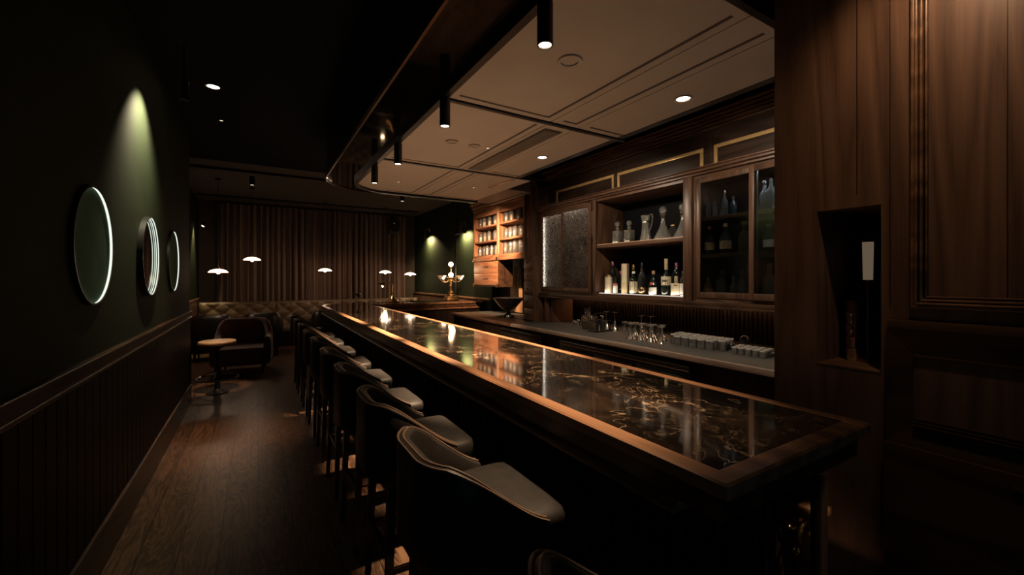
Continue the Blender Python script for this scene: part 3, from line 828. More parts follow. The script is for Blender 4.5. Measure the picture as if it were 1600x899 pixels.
# ------------------------------------------------------------------ pier with drawer tower
tw = thing('drawer_tower', 'narrow tower of five small spice drawers standing on the counter', 'drawers', (3.55, 5.10, .914))
MB().box(3.385, XW, 4.985, 5.235, .914, 1.862, .003).build('body', 'cabinet_wood_vertical', tw, True)
for k in range(5):
    z0 = .935+k*.187
    d = MB().box(3.370, 3.384, 5.0, 5.22, z0, z0+.165, .004).build('drawer', 'cabinet_wood', tw, True)
    m = MB(); m.box(3.3705-.004-3.55, 3.371-3.55, 5.03-5.10, 5.19-5.10, z0+.035-.914, z0+.04-.914); m.box(3.3705-.004-3.55, 3.371-3.55, 5.03-5.10, 5.19-5.10, z0+.125-.914, z0+.13-.914)
    m.sphere((3.358-3.55, .01, z0+.083-.914), .013, 10); m.build('knob', 'ebony', d)
m = MB(); m.box(3.56, XW, 5.06, 5.235, 1.866, 2.95); m.box(3.385, 3.56, 5.065, 5.08, 1.866, 2.95)
m.box(3.44, XW, 4.985, 5.06, 2.565, 2.95); m.box(3.37, XW, 4.985, 5.245, 2.88, 2.99, .004); m.box(3.385, 3.42, 5.22, 5.238, 1.866, 2.88)
struct('wall_right_pier', m, 'cabinet_wood_vertical')
for k, (mt, lb, y0, w, hh) in enumerate((('book_green', 'thin dark green book standing on the drawer tower', 5.165, .022, .27), ('book_red', 'reddish brown book standing on the drawer tower beside the green one', 5.12, .034, .285))):
    b = thing('book', lb, 'book', (3.46, y0, 1.8635))
    MB().box(-.065, .085, 0, w, 0, hh, .002).build('cover', mt, b)
    MB().box(-.060, .0855, .003, w-.003, .003, hh+.0008).build('pages', 'paper_cream', b)
hk = thing('wall_hook', 'arched bronze hook with hanging chain on the pier above books', 'hook', (3.55, 5.14, 2.6))
m = MB(); m.tube([(3.557, 5.14, 2.60), (3.50, 5.14, 2.68), (3.45, 5.14, 2.67), (3.43, 5.14, 2.60), (3.44, 5.14, 2.56)], .007, 8); m.build('arm', 'old_brass', hk, True)
m = MB(); m.tube([(3.44, 5.14, 2.56), (3.44, 5.14, 2.30), (3.44, 5.14, 2.17)], .0025, 6); m.build('chain', 'old_brass', hk, True)

# ------------------------------------------------------------------ jar cabinet (front X = 3.4)
XJ = 3.40; YJ0, YJ1, YM = 5.25, 6.98, 6.06
jc = thing('jar_cabinet', 'reddish walnut wall cabinet with open shelves full of glass jars', 'cabinet', (3.6, 6.1, 1.39))
for b_ in ((XJ+.012, 3.70, YJ1-.03, YJ1, 1.39, 2.74), (XJ+.012, 3.70, YJ0, YJ0+.026, 1.84, 2.74)): MB().box(*b_, .003).build('side_panel', 'walnut_red_vertical', jc, True)
MB().box(XJ+.012, 3.68, YM-.012, YM+.012, 1.84, 2.70, .002).build('partition', 'walnut_red_vertical', jc, True)
MB().box(3.68, 3.70, YJ0+.026, YJ1-.03, 1.85, 2.74).build('back_panel', 'walnut_dark_long', jc, True)
for ya, yb in ((YM-.035, YM+.035), (YJ1-.05, YJ1), (YJ0, YJ0+.03)): MB().box(XJ-.004, XJ+.012, ya, yb, 1.84, 2.74, .003).build('stile', 'oak_vertical' if ya == YM-.035 else 'walnut_red_vertical', jc, True)
m = MB()
for y0, y1 in ((YJ0+.03, YM-.035), (YM+.035, YJ1-.05)): m.box(XJ-.002, XJ+.012, y0, y1, 2.62, 2.74, .002)
m.box(XJ+.012, 3.68, YJ0+.026, YJ1-.03, 2.70, 2.74)
m.build('top_rail', 'walnut_red', jc, True)
SHZ = (1.935, 2.19, 2.455)
for y0, y1 in ((YJ0+.026, YM-.012), (YM+.012, YJ1-.03)):
    for k, z in enumerate(SHZ):
        m = MB(); m.box(XJ+.004, 3.68, y0, y1, z-(.028 if k else .030), z, .003)
        if k == 0: m.box(XJ-.006, XJ+.010, y0-.002, y1+.002, z-.095, z, .003)
        m.build('shelf', 'walnut_red', jc, True)
MB().box(XJ+.012, 3.68, YM-.012, YJ1-.03, 1.39, 1.838).build('drawer_box', 'walnut_dark_long', jc, True)  # darker wood stands in for shade on the block's side
w = jc['_w']
for z0 in (1.42, 1.625):
    d = MB().box(XJ-.010, XJ+.0115, YM+.012, YJ1-.05, z0, z0+.20, .003).build('drawer', 'walnut_red', jc, True)
    m = MB(); m.box(XJ-.013-w[0], XJ-.0095-w[0], 6.38-w[1], 6.62-w[1], z0+.10-w[2], z0+.116-w[2], .001); m.build('finger_slot', 'ebony', d)
for y, z in ((YJ1-.05, 1.835), (YM+.0, 1.835), (YJ1-.05, 1.385), (YM+.0, 1.385)):
    MB().box(XJ-.016, XJ+.002, y, y+.055, z, z+.06, .003).build('corner_bracket', 'old_brass', jc, True)
m = MB()
for k in range(4): m.box(XJ-.012-.026*k, XW if k else 3.8, YJ0, YJ1+.01, 2.74+.055*k, 2.74+.055*k+.04, .006)
m.box(XJ+.004, 3.83, YJ0, YJ1, 2.74, HC-.03)
m.build('crown_moulding', 'walnut_red', jc, True)
m = MB()
for k in range(9): m.box(3.942, 3.962, 6.20+k*.042, 6.232+k*.042, .93, 1.74, .006, 1)
m.box(3.962, 3.966, 6.19, 6.58, .93, 1.74)
tag(m.build('slatted_panel', 'pale_slats'), 'pale warm-lit slatted wood panel on the wall below the jar cabinet', 'panel')

# jars
def make_jar(kind, label, loc, h=.175, r=.047, grp='storage jars in the jar cabinet'):
    t = thing('storage_jar', label, 'jar', loc, 0, grp)
    MB().lathe([(0, 0), (r*.94, 0), (r, .008), (r, h*.72), (r*.78, h*.84), (r*.78, h*.86), (r*.76, h*.86), (r*.96, h*.70), (r*.96, .012), (0, .010)], n=18).build('jar_body', 'thin_rim_glass', t)
    MB().lathe([(0, .012), (r*.90, .012), (r*.92, h*.46), (r*.5, h*.50), (0, h*.48)], n=14).build('contents', kind, t)
    MB().lathe([(0, h*.87), (r*.84, h*.87), (r*.86, h*.90), (r*.55, h*.93), (r*.34, h*.955), (r*.40, h*.985), (r*.2, h), (0, h)], n=18).build('lid', 'cut_crystal', t)
    return t
kinds = ['herbs', 'petals_pale', 'spice_dark', 'herbs', 'petals_pale']
protos = {}
for bay, (ya, yb), cnts in (('left', (YJ1-.10, YM+.085), (6, 5, 5)), ('right', (YM-.11, YJ0+.09), (5, 5, 4))):
    for row, n in enumerate(cnts):
        for k in range(n):
            y = ya+(yb-ya)*k/(n-1); kd = kinds[(k*2+row+(bay == 'right')) % 5]
            lb = '%s glass jar from the left on the %s shelf, %s bay of jar cabinet' % (ORD[k], ('bottom', 'middle', 'top')[row], bay)
            big = (bay == 'right'); key = (kd, big, row)
            loc = (XJ+.09+.012*math.sin(k*2.1+row), y, SHZ[row]+.001)
            if key not in protos: protos[key] = make_jar(kd, lb, loc, .21 if (big and row != 1) else .182, .055 if big else .046)
            else: dup(protos[key], loc, 0, lb)

# ------------------------------------------------------------------ decanters and bottles
def u_to_y(u, x):
    k = (u-800)/655.0; s_, c_ = math.sin(math.atan(397/655)), math.cos(math.atan(397/655))
    return x*(c_-k*s_)/(s_+k*c_)
ZS = 1.946; XD = 3.64
def sq_decanter(label, y, x=XD):
    t = thing('square_decanter', label, 'decanter', (x, y, ZS), .0, 'crystal decanters on the niche shelf')
    m = MB(); m.box(-.045, .045, -.045, .045, 0, .155, .008); m.build('body', 'cut_crystal', t)
    m = MB(); m.lathe([(0, .155), (.022, .155), (.018, .172), (.026, .185), (.026, .192), (0, .192)], n=16); m.build('neck', 'cut_crystal', t)
    m = MB(); m.sphere((0, 0, .232), .032, 14); m.lathe([(.012, .193), (.014, .205), (0, .205)], n=12); m.build('stopper', 'cut_crystal', t)
    m = MB(); m.box(-.038, .038, -.038, .038, .008, .06); m.build('liquor', 'amber_bottle', t)
    return t
d0 = sq_decanter('left square crystal decanter with ball stopper on the niche shelf', u_to_y(965, 3.62), 3.62)
d1 = sq_decanter('right of the two square crystal decanters with ball stoppers', u_to_y(983, 3.66), 3.66)
jg = thing('claret_jug', 'tall glass claret jug with curved handle on the niche shelf', 'jug', (3.64, u_to_y(1009, 3.64), ZS))
MB().lathe([(0, 0), (.062, 0), (.060, .02), (.045, .09), (.040, .16), (.040, .22), (.046, .225), (.044, .24), (.048, .28), (.052, .285), (.046, .285), (.040, .24), (.036, .20), (.04, .09), (.05, .02), (0, .012)], n=20, mod=lambda a, z: 1+.05*math.cos(a*10)*(z < .2)+(.35*max(0, math.cos(a-PI/2))**6 if z > .26 else 0)).build('body', 'cut_crystal', jg)
MB().lathe([(.0415, .205), (.044, .208), (.044, .222), (.0415, .226), (.0415, .205)], n=20).build('collar', 'chrome', jg)
MB().tube([(0, -.045, .262), (0, -.062, .292), (0, -.084, .292), (0, -.094, .262), (0, -.086, .20), (0, -.068, .14), (0, -.046, .105)], .0065, 8).build('handle', 'cut_crystal', jg)
def ship(label, y, x):
    t = thing('ship_decanter', label, 'decanter', (x, y, ZS), 0, 'crystal decanters on the niche shelf')
    MB().lathe([(0, 0), (.092, 0), (.096, .012), (.080, .04), (.05, .10), (.028, .16), (.020, .20), (.020, .25), (.030, .262), (.032, .27), (.0, .27)], n=24, mod=lambda a, z: 1+.03*math.cos(a*16)*(z < .12)).build('body', 'cut_crystal', t)
    MB().lathe([(.021, .225), (.027, .228), (.028, .255), (.023, .26), (.021, .225)], n=18).build('collar', 'chrome', t)
    m = MB(); m.sphere((0, 0, .312), .040, 16); m.build('stopper', 'cut_crystal', t)
    return t
ship('wide based ship decanter with large ball stopper on the niche shelf', u_to_y(1036, 3.64), 3.64)
ship('ship decanter half hidden by the right post of the niche', u_to_y(1067, 3.66), 3.66)
bk = thing('back_jar', 'dim smoked glass jar behind the two ship decanters', 'jar', (3.84, u_to_y(1052, 3.84), ZS))
MB().lathe([(0, 0), (.05, 0), (.055, .05), (.055, .13), (.03, .15), (.03, .16), (0, .16)], n=18).build('body', 'smoked_glass', bk)
MB().cyl((0, 0), .034, .161, .175, 16).build('lid', 'old_brass', bk)

ZN = ZU0+.0305
def bottle(name, label, u, x, prof, mat, labels=(), cap=None, z=None, grp='liquor bottles on the lit niche floor', n=20, yy=None):
    t = thing(name, label, 'bottle', (x, yy if yy is not None else u_to_y(u, x), ZN if z is None else z), 0, grp)
    MB().lathe(prof, n=n).build('glass_body', mat, t)
    for (r, z0, z1, a0, a1, lm) in labels:
        m = MB(); k = 8
        m.grid(lambda p, q: (r*math.cos(a0+(a1-a0)*p), r*math.sin(a0+(a1-a0)*p), z0+(z1-z0)*q), k, 2)
        m.build('label', lm, t)
    if cap:
        r, z0, z1, cm = cap
        MB().lathe([(0, z0), (r, z0), (r, z1-.003), (r*.9, z1), (0, z1)], n=16).build('cap', cm, t)
    return t
def std(r, hb, hs, hn, rn): return [(0, 0), (r*.93, 0), (r, .008), (r, hb), (r*.75, hb+(hs-hb)*.5), (rn*1.1, hs), (rn, hn), (0, hn)]
A0, A1 = PI*.72, PI*1.62     # label arc facing the room and the camera
tb = thing('gift_tube', 'cream printed gift tube at the left end of niche bottles', 'tube', (3.60, u_to_y(951, 3.60), ZN))
MB().lathe([(0, 0), (.045, 0), (.045, .20), (0, .20)], n=24).build('tube_body', 'cream_tube', tb)
MB().lathe([(0, .2), (.046, .2), (.046, .218), (.044, .222), (0, .222)], n=24).build('lid', 'bronze', tb)
MB().lathe([(.0455, .0), (.0455, .055), (.0452, .055), (.0452, 0)], n=24).build('lower_band', 'paper_cream', tb)
bottle('liquor_bottle', 'dark bottle with purple cap behind the cream gift tube', 957.5, 3.72, std(.04, .24, .31, .38, .015), 'dark_bottle', (), (.017, .335, .385, 'foil_purple'))
bottle('liquor_bottle', 'small dark bottle with red and white label beside the gift tube', 961.5, 3.60, std(.028, .13, .165, .19, .011), 'dark_bottle', ((.0284, .01, .095, A0, A1, 'paper_white'), (.0285, .095, .122, A0, A1, 'label_red')), (.012, .17, .20, 'foil_black'))
bottle('liquor_bottle', 'dark bottle with red capsule behind the small red-label bottle', 970, 3.80, std(.033, .17, .22, .27, .014), 'dark_bottle', (), (.017, .215, .272, 'foil_purple'))
gb = thing('gift_box', 'tall narrow kraft gift box among the niche bottles', 'box', (3.62, u_to_y(977, 3.62), ZN), .35)
MB().box(-.034, .034, -.034, .034, 0, .35, .002).build('box_body', 'kraft_tube', gb)
MB().box(-.0348, -.0342, -.028, .020, .13, .34).build('front_label', 'paper_cream', gb)
bottle('liquor_bottle', 'bottle with cream label, silver neck band, right of kraft box', 990, 3.60, std(.045, .155, .205, .315, .014), 'dark_bottle', ((.0455, .02, .145, A0, A1, 'paper_cream'), (.0458, .083, .087, A0, A1, 'label_ink'), (.0175, .235, .262, A0, A1, 'paper_white')), (.0155, .275, .335, 'old_brass'))
bottle('liquor_bottle', 'tall smoked bottle standing behind the round copper flask', 1003, 3.80, std(.045, .20, .27, .37, .015), 'smoked_glass', (), (.017, .30, .375, 'foil_black'))
fl = thing('round_flask', 'squat round copper flask in the middle of niche bottles', 'flask', (3.60, u_to_y(1004.5, 3.60), ZN))
m = MB(); m.sphere((0, 0, .052), .052, 20, (1, 1, 1)); m.build('flask_body', 'bronze', fl)
MB().lathe([(.022, .095), (.014, .115), (.012, .165), (0, .165)], n=14).build('neck', 'dark_bottle', fl)
MB().lathe([(0, .166), (.013, .166), (.013, .185), (0, .185)], n=14).build('stopper', 'ebony', fl)
rb = bottle('liquor_bottle', 'round shouldered dark bottle with white oval and red seal', 1021, 3.60, [(0, 0), (.044, 0), (.056, .03), (.056, .075), (.045, .12), (.026, .165), (.015, .20), (.014, .235), (0, .235)], 'dark_bottle', ((.0575, .012, .085, PI*.95, PI*1.4, 'paper_white'), (.052, .108, .14, PI*.98, PI*1.22, 'label_red')), (.017, .225, .262, 'cork_tan'))
bottle('liquor_bottle', 'tall bottle with wide cream label and long patterned neck', 1041, 3.62, std(.050, .17, .245, .37, .016), 'dark_bottle', ((.0506, .11, .20, A0, A1, 'paper_cream'), (.0508, .145, .165, PI*.95, PI*1.25, 'label_ink')), (.018, .27, .385, 'kraft_tube'))
dm = thing('label_bottle', 'squat square bottle with large cream label near right niche post', 'bottle', (3.59, u_to_y(1056.5, 3.59), ZN), .30)
MB().box(-.032, .032, -.047, .047, .006, .135, .010).build('glass_body', 'amber_bottle', dm)
MB().box(-.0335, -.0322, -.042, .042, .018, .132, .0004).build('label', 'paper_cream', dm)
MB().box(-.0342, -.0336, -.025, .012, .108, .118).build('label_print', 'label_ink', dm)
MB().lathe([(0, .135), (.016, .135), (.018, .15), (.018, .195), (.012, .205), (0, .205)], n=16).build('stopper', 'kraft_tube', dm)
bottle('liquor_bottle', 'dark bottle with reddish neck behind the squat cream label bottle', 1057, 3.76, std(.045, .22, .29, .35, .015), 'dark_bottle', (), (.017, .28, .345, 'foil_purple'))
bottle('liquor_bottle', 'slim clear bottle at the far right of the niche floor', 1067, 3.585, std(.03, .15, .2, .23, .012), 'clear_glass', ((.0305, .03, .13, A0, A1, 'paper_white'),), (.014, .225, .25, 'chrome'))

# bottles behind the glass
GZ = (ZU0+.0305, 1.771, 2.111)
GP = 'bottles behind the dark wavy glass'
def std2(r, h): return std(r, h*.55, h*.72, h*.95, r*.33)
for u, x, row, r, h, mat, lab, cap, lb in (
    (1107, 3.62, 2, .030, .20, 'clear_glass', None, None, 'slim tall glass at left on the top shelf behind wavy glass'),
    (1117, 3.70, 2, .030, .17, 'clear_glass', None, None, 'shorter glass second on the top shelf behind wavy glass'),
    (1132, 3.62, 2, .034, .22, 'clear_glass', None, 'chrome', 'tallest clear bottle on the top shelf behind wavy glass'),
    (1146, 3.70, 2, .030, .19, 'smoked_glass', None, None, 'smoked bottle right on the top shelf behind wavy glass'),
    (1109, 3.60, 1, .044, .25, 'dark_bottle', 'cork_tan', 'label_red', 'bottle with round tan label on the middle shelf behind wavy glass'),
    (1134, 3.60, 1, .050, .26, 'dark_bottle', 'herbs', 'cork_tan', 'bottle with dull oval label on the middle shelf behind wavy glass'),
    (1163, 3.66, 1, .050, .27, 'smoked_glass', None, 'cork_tan', 'smoked bottle right on the middle shelf behind wavy glass'),
    (1107, 3.60, 0, .048, .21, 'amber_bottle', 'cork_tan', None, 'amber bottle lowest left behind the wavy glass'),
    (1127, 3.62, 0, .050, .26, 'cut_crystal', None, 'cut_crystal', 'crystal bottle with ball top on the lowest shelf behind wavy glass'),
    (1146, 3.69, 0, .036, .20, 'cut_crystal', None, 'chrome', 'short crystal bottle on the lowest shelf behind wavy glass'),
    (1160, 3.64, 0, .046, .25, 'cut_crystal', None, 'cut_crystal', 'tall crystal bottle right on the lowest shelf behind wavy glass'),
    (1195, 3.66, 2, .040, .25, 'cut_crystal', None, 'chrome', 'crystal bottle on top shelf near the panelling edge'),
    (1205, 3.62, 2, .038, .27, 'cut_crystal', None, None, 'last crystal bottle on top shelf against the panelling edge'),
    (1202, 3.62, 1, .045, .22, 'smoked_glass', 'paper_white', 'chrome', 'pale labelled bottle on middle shelf near the panelling edge'),
    (1203, 3.60, 0, .055, .30, 'cut_crystal', None, 'cut_crystal', 'big crystal decanter on lowest shelf near the panelling edge')):
    bottle('shelf_bottle', lb, u, x, std2(r, h), mat, ((r*1.012, h*.14, h*.42, A0, A1, lab),) if lab else (), (r*.45, h*.90, h*1.02, cap) if cap else None, GZ[row], GP, 16)
LZ = (ZU0+.0305, 1.7025, 2.0525)
for u, row, r, h, mat, lab, cap, lb in (
    (866, 1, .040, .20, 'petals_pale', None, None, 'pale canister left on the middle shelf behind rain glass'),
    (877, 1, .036, .22, 'herbs', None, 'label_red', 'tan canister second on the middle shelf behind rain glass'),
    (907, 1, .045, .19, 'petals_pale', None, None, 'pale canister third on the middle shelf behind rain glass'),
    (921, 1, .045, .22, 'petals_pale', None, None, 'pale canister right on the middle shelf behind rain glass'),
    (867, 0, .040, .22, 'herbs', None, None, 'tan bottle lowest left behind the rain glass'),
    (879, 0, .038, .22, 'cork_tan', None, None, 'brown bottle second on the lowest shelf behind rain glass'),
    (899, 0, .045, .17, 'label_red', None, None, 'red tin on the lowest shelf behind rain glass'),
    (921, 0, .040, .22, 'herbs', None, None, 'greenish bottle right on the lowest shelf behind rain glass')):
    bottle('shelf_canister', lb, u, 3.66, [(0, 0), (r, 0), (r, h*.9), (r*.8, h), (0, h)], mat, (), (r*.7, h+.001, h+.02, cap or 'ebony'), LZ[row], 'canisters behind the rain glass', 16)

# ------------------------------------------------------------------ things on the back counter
ZT = .9115
pb = thing('punch_bowl', 'large dark footed punch bowl standing on the back counter', 'bowl', (3.40, 5.72, .9145))
MB().lathe([(0, .105), (.03, .105), (.06, .12), (.13, .17), (.20, .25), (.245, .305), (.255, .315), (.245, .315), (.19, .258), (.12, .185), (.05, .14), (0, .135)], n=40, mod=lambda a, z: 1+.02*math.cos(a*12)).build('bowl', 'smoked_glass', pb)
MB().lathe([(0, .12), (.035, .10), (.028, .075), (.05, .055), (.06, .05), (0, .05)], n=24).build('stem', 'dark_bottle', pb)
MB().lathe([(0, 0), (.085, 0), (.09, .012), (.08, .045), (.05, .055), (0, .055)], n=32, mod=lambda a, z: 1+.03*math.cos(a*12)).build('foot', 'chrome', pb)
# two square stoppered bottles
def bitters(label, x, y):
    t = thing('stoppered_bottle', label, 'bottle', (x, y, ZT), .2, 'square stoppered bottles on the counter')
    MB().box(-.055, .055, -.055, .055, 0, .15, .010).build('body', 'clear_glass', t)
    MB().box(-.048, .048, -.048, .048, .008, .10, .004).build('syrup', 'cork_tan', t)
    MB().lathe([(0, .15), (.04, .152), (.03, .170), (.026, .185), (.034, .195), (.034, .203), (0, .203)], n=18).build('neck', 'clear_glass', t)
    MB().lathe([(0, .204), (.030, .204), (.036, .212), (.036, .242), (.030, .248), (0, .248)], n=18).build('stopper', 'chrome', t)
    return t
bitters('left of two square bottles with shiny stoppers on the counter', 3.66, 4.16)
bitters('right of two square bottles with shiny stoppers on the counter', 3.52, 3.97)
cy = thing('bottle_caddy', 'black wire caddy holding four small bottles on the counter', 'caddy', (3.47, 3.72, ZT), .12)
m = MB()
for z in (.012, .13):
    m.tube([(-.12, -.07, z), (.12, -.07, z), (.12, .07, z), (-.12, .07, z)], .004, 6, True)
for x, y in ((-.12, -.07), (.12, -.07), (.12, .07), (-.12, .07)): m.tube([(x, y, 0), (x, y, .135)], .004, 6)
m.box(-.12, .12, -.07, .07, .006, .012)
m.build('frame', 'black_metal', cy)
MB().tube([(-.12, 0, .13), (-.12, 0, .19), (-.07, 0, .215), (.07, 0, .215), (.12, 0, .19), (.12, 0, .13)], .0045, 8).build('handle', 'black_metal', cy)
for k in range(4):
    t = bottle('small_bottle', '%s small bottle from the left in the wire caddy' % ORD[3-k], 0, 0, [(0, 0), (.026, 0), (.026, .115), (.014, .135), (.014, .15), (0, .15)], 'smoked_glass', (), (.020, .151, .170, 'chrome'), ZT+.0135, 'bottles in the wire caddy', 14, yy=0)
    a = .12; lx = -.085+.057*k; t.location = (3.47+lx*math.cos(a+PI/2)*-1, 3.72-lx*math.sin(a+PI/2), ZT+.0135)
    t['_w'] = list(t.location)
    t.location = (3.47+lx*math.cos(a), 3.72+lx*math.sin(a)+(.03 if k % 2 else -.03), ZT+.0135)
# inverted stemware
def inv_martini(label, loc, h=.16, r=.05):
    t = thing('martini_glass', label, 'glass', loc, 0, 'upturned stemmed glasses on the counter')
    MB().lathe([(r, 0), (r*.5, h*.26), (.006, h*.50), (.0045, h*.6), (r*.44, h*.27), (r*.97, 0)], n=20).build('bowl', 'thin_rim_glass', t)
    MB().lathe([(.0045, h*.5), (.004, h*.9), (.008, h*.96)], n=10).build('stem', 'thin_rim_glass', t)
    MB().lathe([(0, h*.95), (.012, h*.955), (r*.72, h*.985), (r*.74, h), (0, h)], n=20).build('foot', 'bright_glass', t)
    return t
g0 = inv_martini('upturned stemmed glass, front left of the stemmed glass cluster', (3.32, 3.09, ZT))
grid_sp = [(3.33, 2.97), (3.34, 2.85), (3.35, 2.73), (3.45, 3.15), (3.46, 3.04), (3.47, 2.93), (3.48, 2.82)]
glb = ['second', 'third', 'fourth']
for k, (x, y) in enumerate(grid_sp):
    lb = ('upturned stemmed glass %s from left in the front row of the cluster' % ORD[k+1]) if k < 3 else ('upturned stemmed glass %s from left in the second row of the cluster' % ORD[k-3])
    dup(g0, (x, y, ZT), 0, lb)
g1 = inv_martini('tall upturned glass at back of the stemmed cluster, left one', (3.60, 3.20, ZT), .225, .05)
for x, y, lb in ((3.61, 3.08, 'tall upturned glass at back of the stemmed cluster, right one'), (3.64, 3.78, 'tall upturned glass right behind the wire caddy, left one'),
                 (3.66, 3.66, 'tall upturned glass right behind the wire caddy, right one')):
    dup(g1, (x, y, ZT), 0, lb)
def tumbler(name, label, loc, h, r, grp):
    t = thing(name, label, 'glass', loc, 0, grp)
    MB().lathe([(r, 0), (r*.95, h*.85), (r*.88, h*.85), (r*.93, 0)], n=16).build('glass_wall', 'thin_rim_glass', t)
    MB().lathe([(0, h*.852), (r*.95, h*.852), (r*.93, h*.96), (r*.85, h), (0, h)], n=16).build('thick_base', 'bright_glass', t)
    return t
hb = tumbler('highball_glass', 'first upturned highball glass from the left in the row behind the stemware', (3.70, 3.545, ZT), .125, .032, 'upturned highball glasses on the counter')
for k in range(1, 7):
    dup(hb, (3.70+.004*k, 3.545-.078*k, ZT), 0, '%s upturned highball glass from the left in the row behind the stemware' % ORD[k])
t0 = None; cnt = 0
for r_ in range(4):
    for k in range(7):
        x = 3.40+.082*r_; y = 2.665-.083*k+.018*r_
        if r_ == 0 and k > 5: continue
        if r_ == 0 and k < 1: continue
        lb = 'upturned short tumbler, %s row from the counter edge, %s from the left' % (ORD[r_], ORD[k])
        if t0 is None: t0 = tumbler('tumbler', lb, (x, y, ZT), .092, .037, 'upturned tumblers on the counter')
        else: dup(t0, (x, y, ZT), 0, lb)
t1 = None
for r_ in range(4):
    for k in range(5):
        x = 3.42+.058*r_; y = 2.04-.058*k+.012*r_
        lb = 'tiny upturned shot glass, %s row from the counter edge, %s from the left' % (ORD[r_], ORD[k])
        if t1 is None: t1 = tumbler('shot_glass', lb, (x, y, ZT), .058, .025, 'tiny upturned glasses near the panelling')
        else: dup(t1, (x, y, ZT), 0, lb)
def dome(label, x, y, r, hh):
    t = thing('dome_cover', label, 'cover', (x, y, ZT), 0, 'dark domed covers on the counter')
    MB().lathe([(0, 0), (r, 0), (r*1.02, .01), (r, hh-r), (r*.87, hh-r*.5), (r*.5, hh-r*.13), (0, hh)], n=24).build('dome', 'black_metal', t)
    MB().lathe([(r*1.03, 0), (r*1.05, .008), (r*1.03, .014)], n=24).build('rim', 'chrome', t)
    return t
dome('small dark dome left of the tiny shot glasses', 3.53, 2.13, .034, .075)
dome('taller dark dome with bright arc behind the shot glasses', 3.70, 2.115, .040, .125)
dome('left of two small dark domes right of the shot glasses', 3.50, 1.765, .028, .058)
dome('right of two small dark domes right of the shot glasses', 3.57, 1.715, .028, .062)
# little tools left of the bottles
for k, (x, y, lb) in enumerate(((3.72, 4.50, 'tiny clear glass left of the square stoppered bottles, leftmost'), (3.66, 4.38, 'tiny clear glass left of the square stoppered bottles, middle'), (3.62, 4.28, 'tiny clear glass touching distance from the square stoppered bottles'))):
    t = tumbler('small_glass', lb, (x, y, ZT), .05+.035*(k == 2), .022, 'tiny glasses at left end of the stone top')

# ------------------------------------------------------------------ things on the far bar
mg = thing('martini_glass', 'single upright martini glass standing on the rounded bar end', 'glass', (1.53, 7.80, ZB+.0005))
MB().lathe([(0, 0), (.036, 0), (.036, .003), (.006, .007), (.004, .02), (.004, .095), (.0, .097)], n=20).build('stem', 'cut_crystal', mg)
MB().lathe([(0, .096), (.006, .10), (.058, .175), (.060, .178), (.056, .175), (.004, .104)], n=24).build('bowl', 'cut_crystal', mg)
dk = thing('desk_lamp', 'gilded banker style lamp with bent arm on the bar return', 'lamp', (2.16, 7.88, ZB+.0005))
MB().lathe([(0, 0), (.125, 0), (.128, .012), (.11, .025), (.07, .045), (.045, .075), (.03, .11), (.018, .13), (0, .13)], n=28, mod=lambda a, z: 1+.06*math.cos(6*a)).build('base', 'brass', dk)
MB().tube([(0, 0, .12), (.004, 0, .25), (0, 0, .34), (-.03, .0, .365), (-.10, -.02, .372), (-.19, -.03, .34)], [.012, .010, .010, .008, .007, .007], 10).build('stem', 'old_brass', dk)
RS = Matrix.Translation((-.20, -.03, .33)) @ Matrix.Rotation(.35, 4, 'Y')
MB().lathe([(.018, .03), (.035, .025), (.085, -.02), (.083, -.022), (.034, .02), (.018, .024)], n=24, M=RS).build('lamp_shade', 'old_brass', dk)
m = MB(); m.sphere((-.195, -.035, .30), .018, 12); m.build('bulb', 'bulb_warm', dk)
lamp('POINT', 'desk_glow', (1.965, 7.84, 1.36), 2.2, (1, .60, .30), dk, size=.03)
for x, y, lb in ((2.00, 7.70, 'small brass dish on the bar left of the gilded lamp'), (2.52, 7.80, 'small brass dish on the bar right of the gilded lamp')):
    d = MB().lathe([(0, 0), (.05, 0), (.065, .012), (.068, .018), (.062, .015), (.045, .005), (0, .005)], n=24).build('brass_dish', 'brass')
    d.location = (x, y, ZB+.001); tag(d, lb, 'dish', 'small dishes on the bar return')
cd = thing('candelabra_lamp', 'ornate brass candelabra lamp with two glowing globes on the bar return', 'lamp', (3.30, 7.80, ZB+.0005))
m = MB(); m.box(-.12, .12, -.12, .12, 0, .05, .006); m.box(-.10, .10, -.10, .10, .05, .085, .008); m.lathe([(.08, .085), (.085, .11), (.055, .14), (.06, .16), (.03, .19), (0, .19)], n=24); m.build('base', 'old_brass', cd)
MB().lathe([(.026, .18), (.032, .21), (.022, .25), (.036, .29), (.022, .33), (.030, .40), (.024, .42), (.05, .445), (.055, .46), (.03, .472), (0, .472)], n=20).build('column', 'old_brass', cd)
for k in range(4):
    a = PI/4*0+k*PI/2+.25; ca, sa = math.cos(a), math.sin(a)
    pts = []
    for q in range(15):
        th = PI*.9*q/14
        rr = .03+.115*(1-math.cos(th))/1.0; zz = .45-.085*math.sin(th)
        pts.append((rr*ca, rr*sa, zz))
    arm = MB().tube(pts, .009, 8).build('arm', 'old_brass', cd)
    m = MB(); m.tube([((.09+.035*math.cos(t_))*ca, (.09+.035*math.cos(t_))*sa, .43+.035*math.sin(t_)) for t_ in [i*PI/6 for i in range(12)]], .006, 6, True); m.build('scroll', 'old_brass', arm)
    cx_, cy_ = .255*ca, .255*sa
    m = MB(); m.lathe([(.012, .42), (.03, .45), (.055, .485), (.06, .50), (.055, .50), (.027, .458), (.01, .43)], (cx_, cy_), 16, mod=lambda a_, z: 1+.08*math.cos(8*a_)); m.build('shell_shade', 'bulb_soft' if k in (0, 1) else 'paper_cream', arm)
m = MB(); m.sphere((0, 0, .515), .048, 16); m.build('globe', 'bulb_warm', cd)
m = MB(); m.sphere((0, 0, .725), .048, 16); m.build('globe', 'bulb_warm', cd)
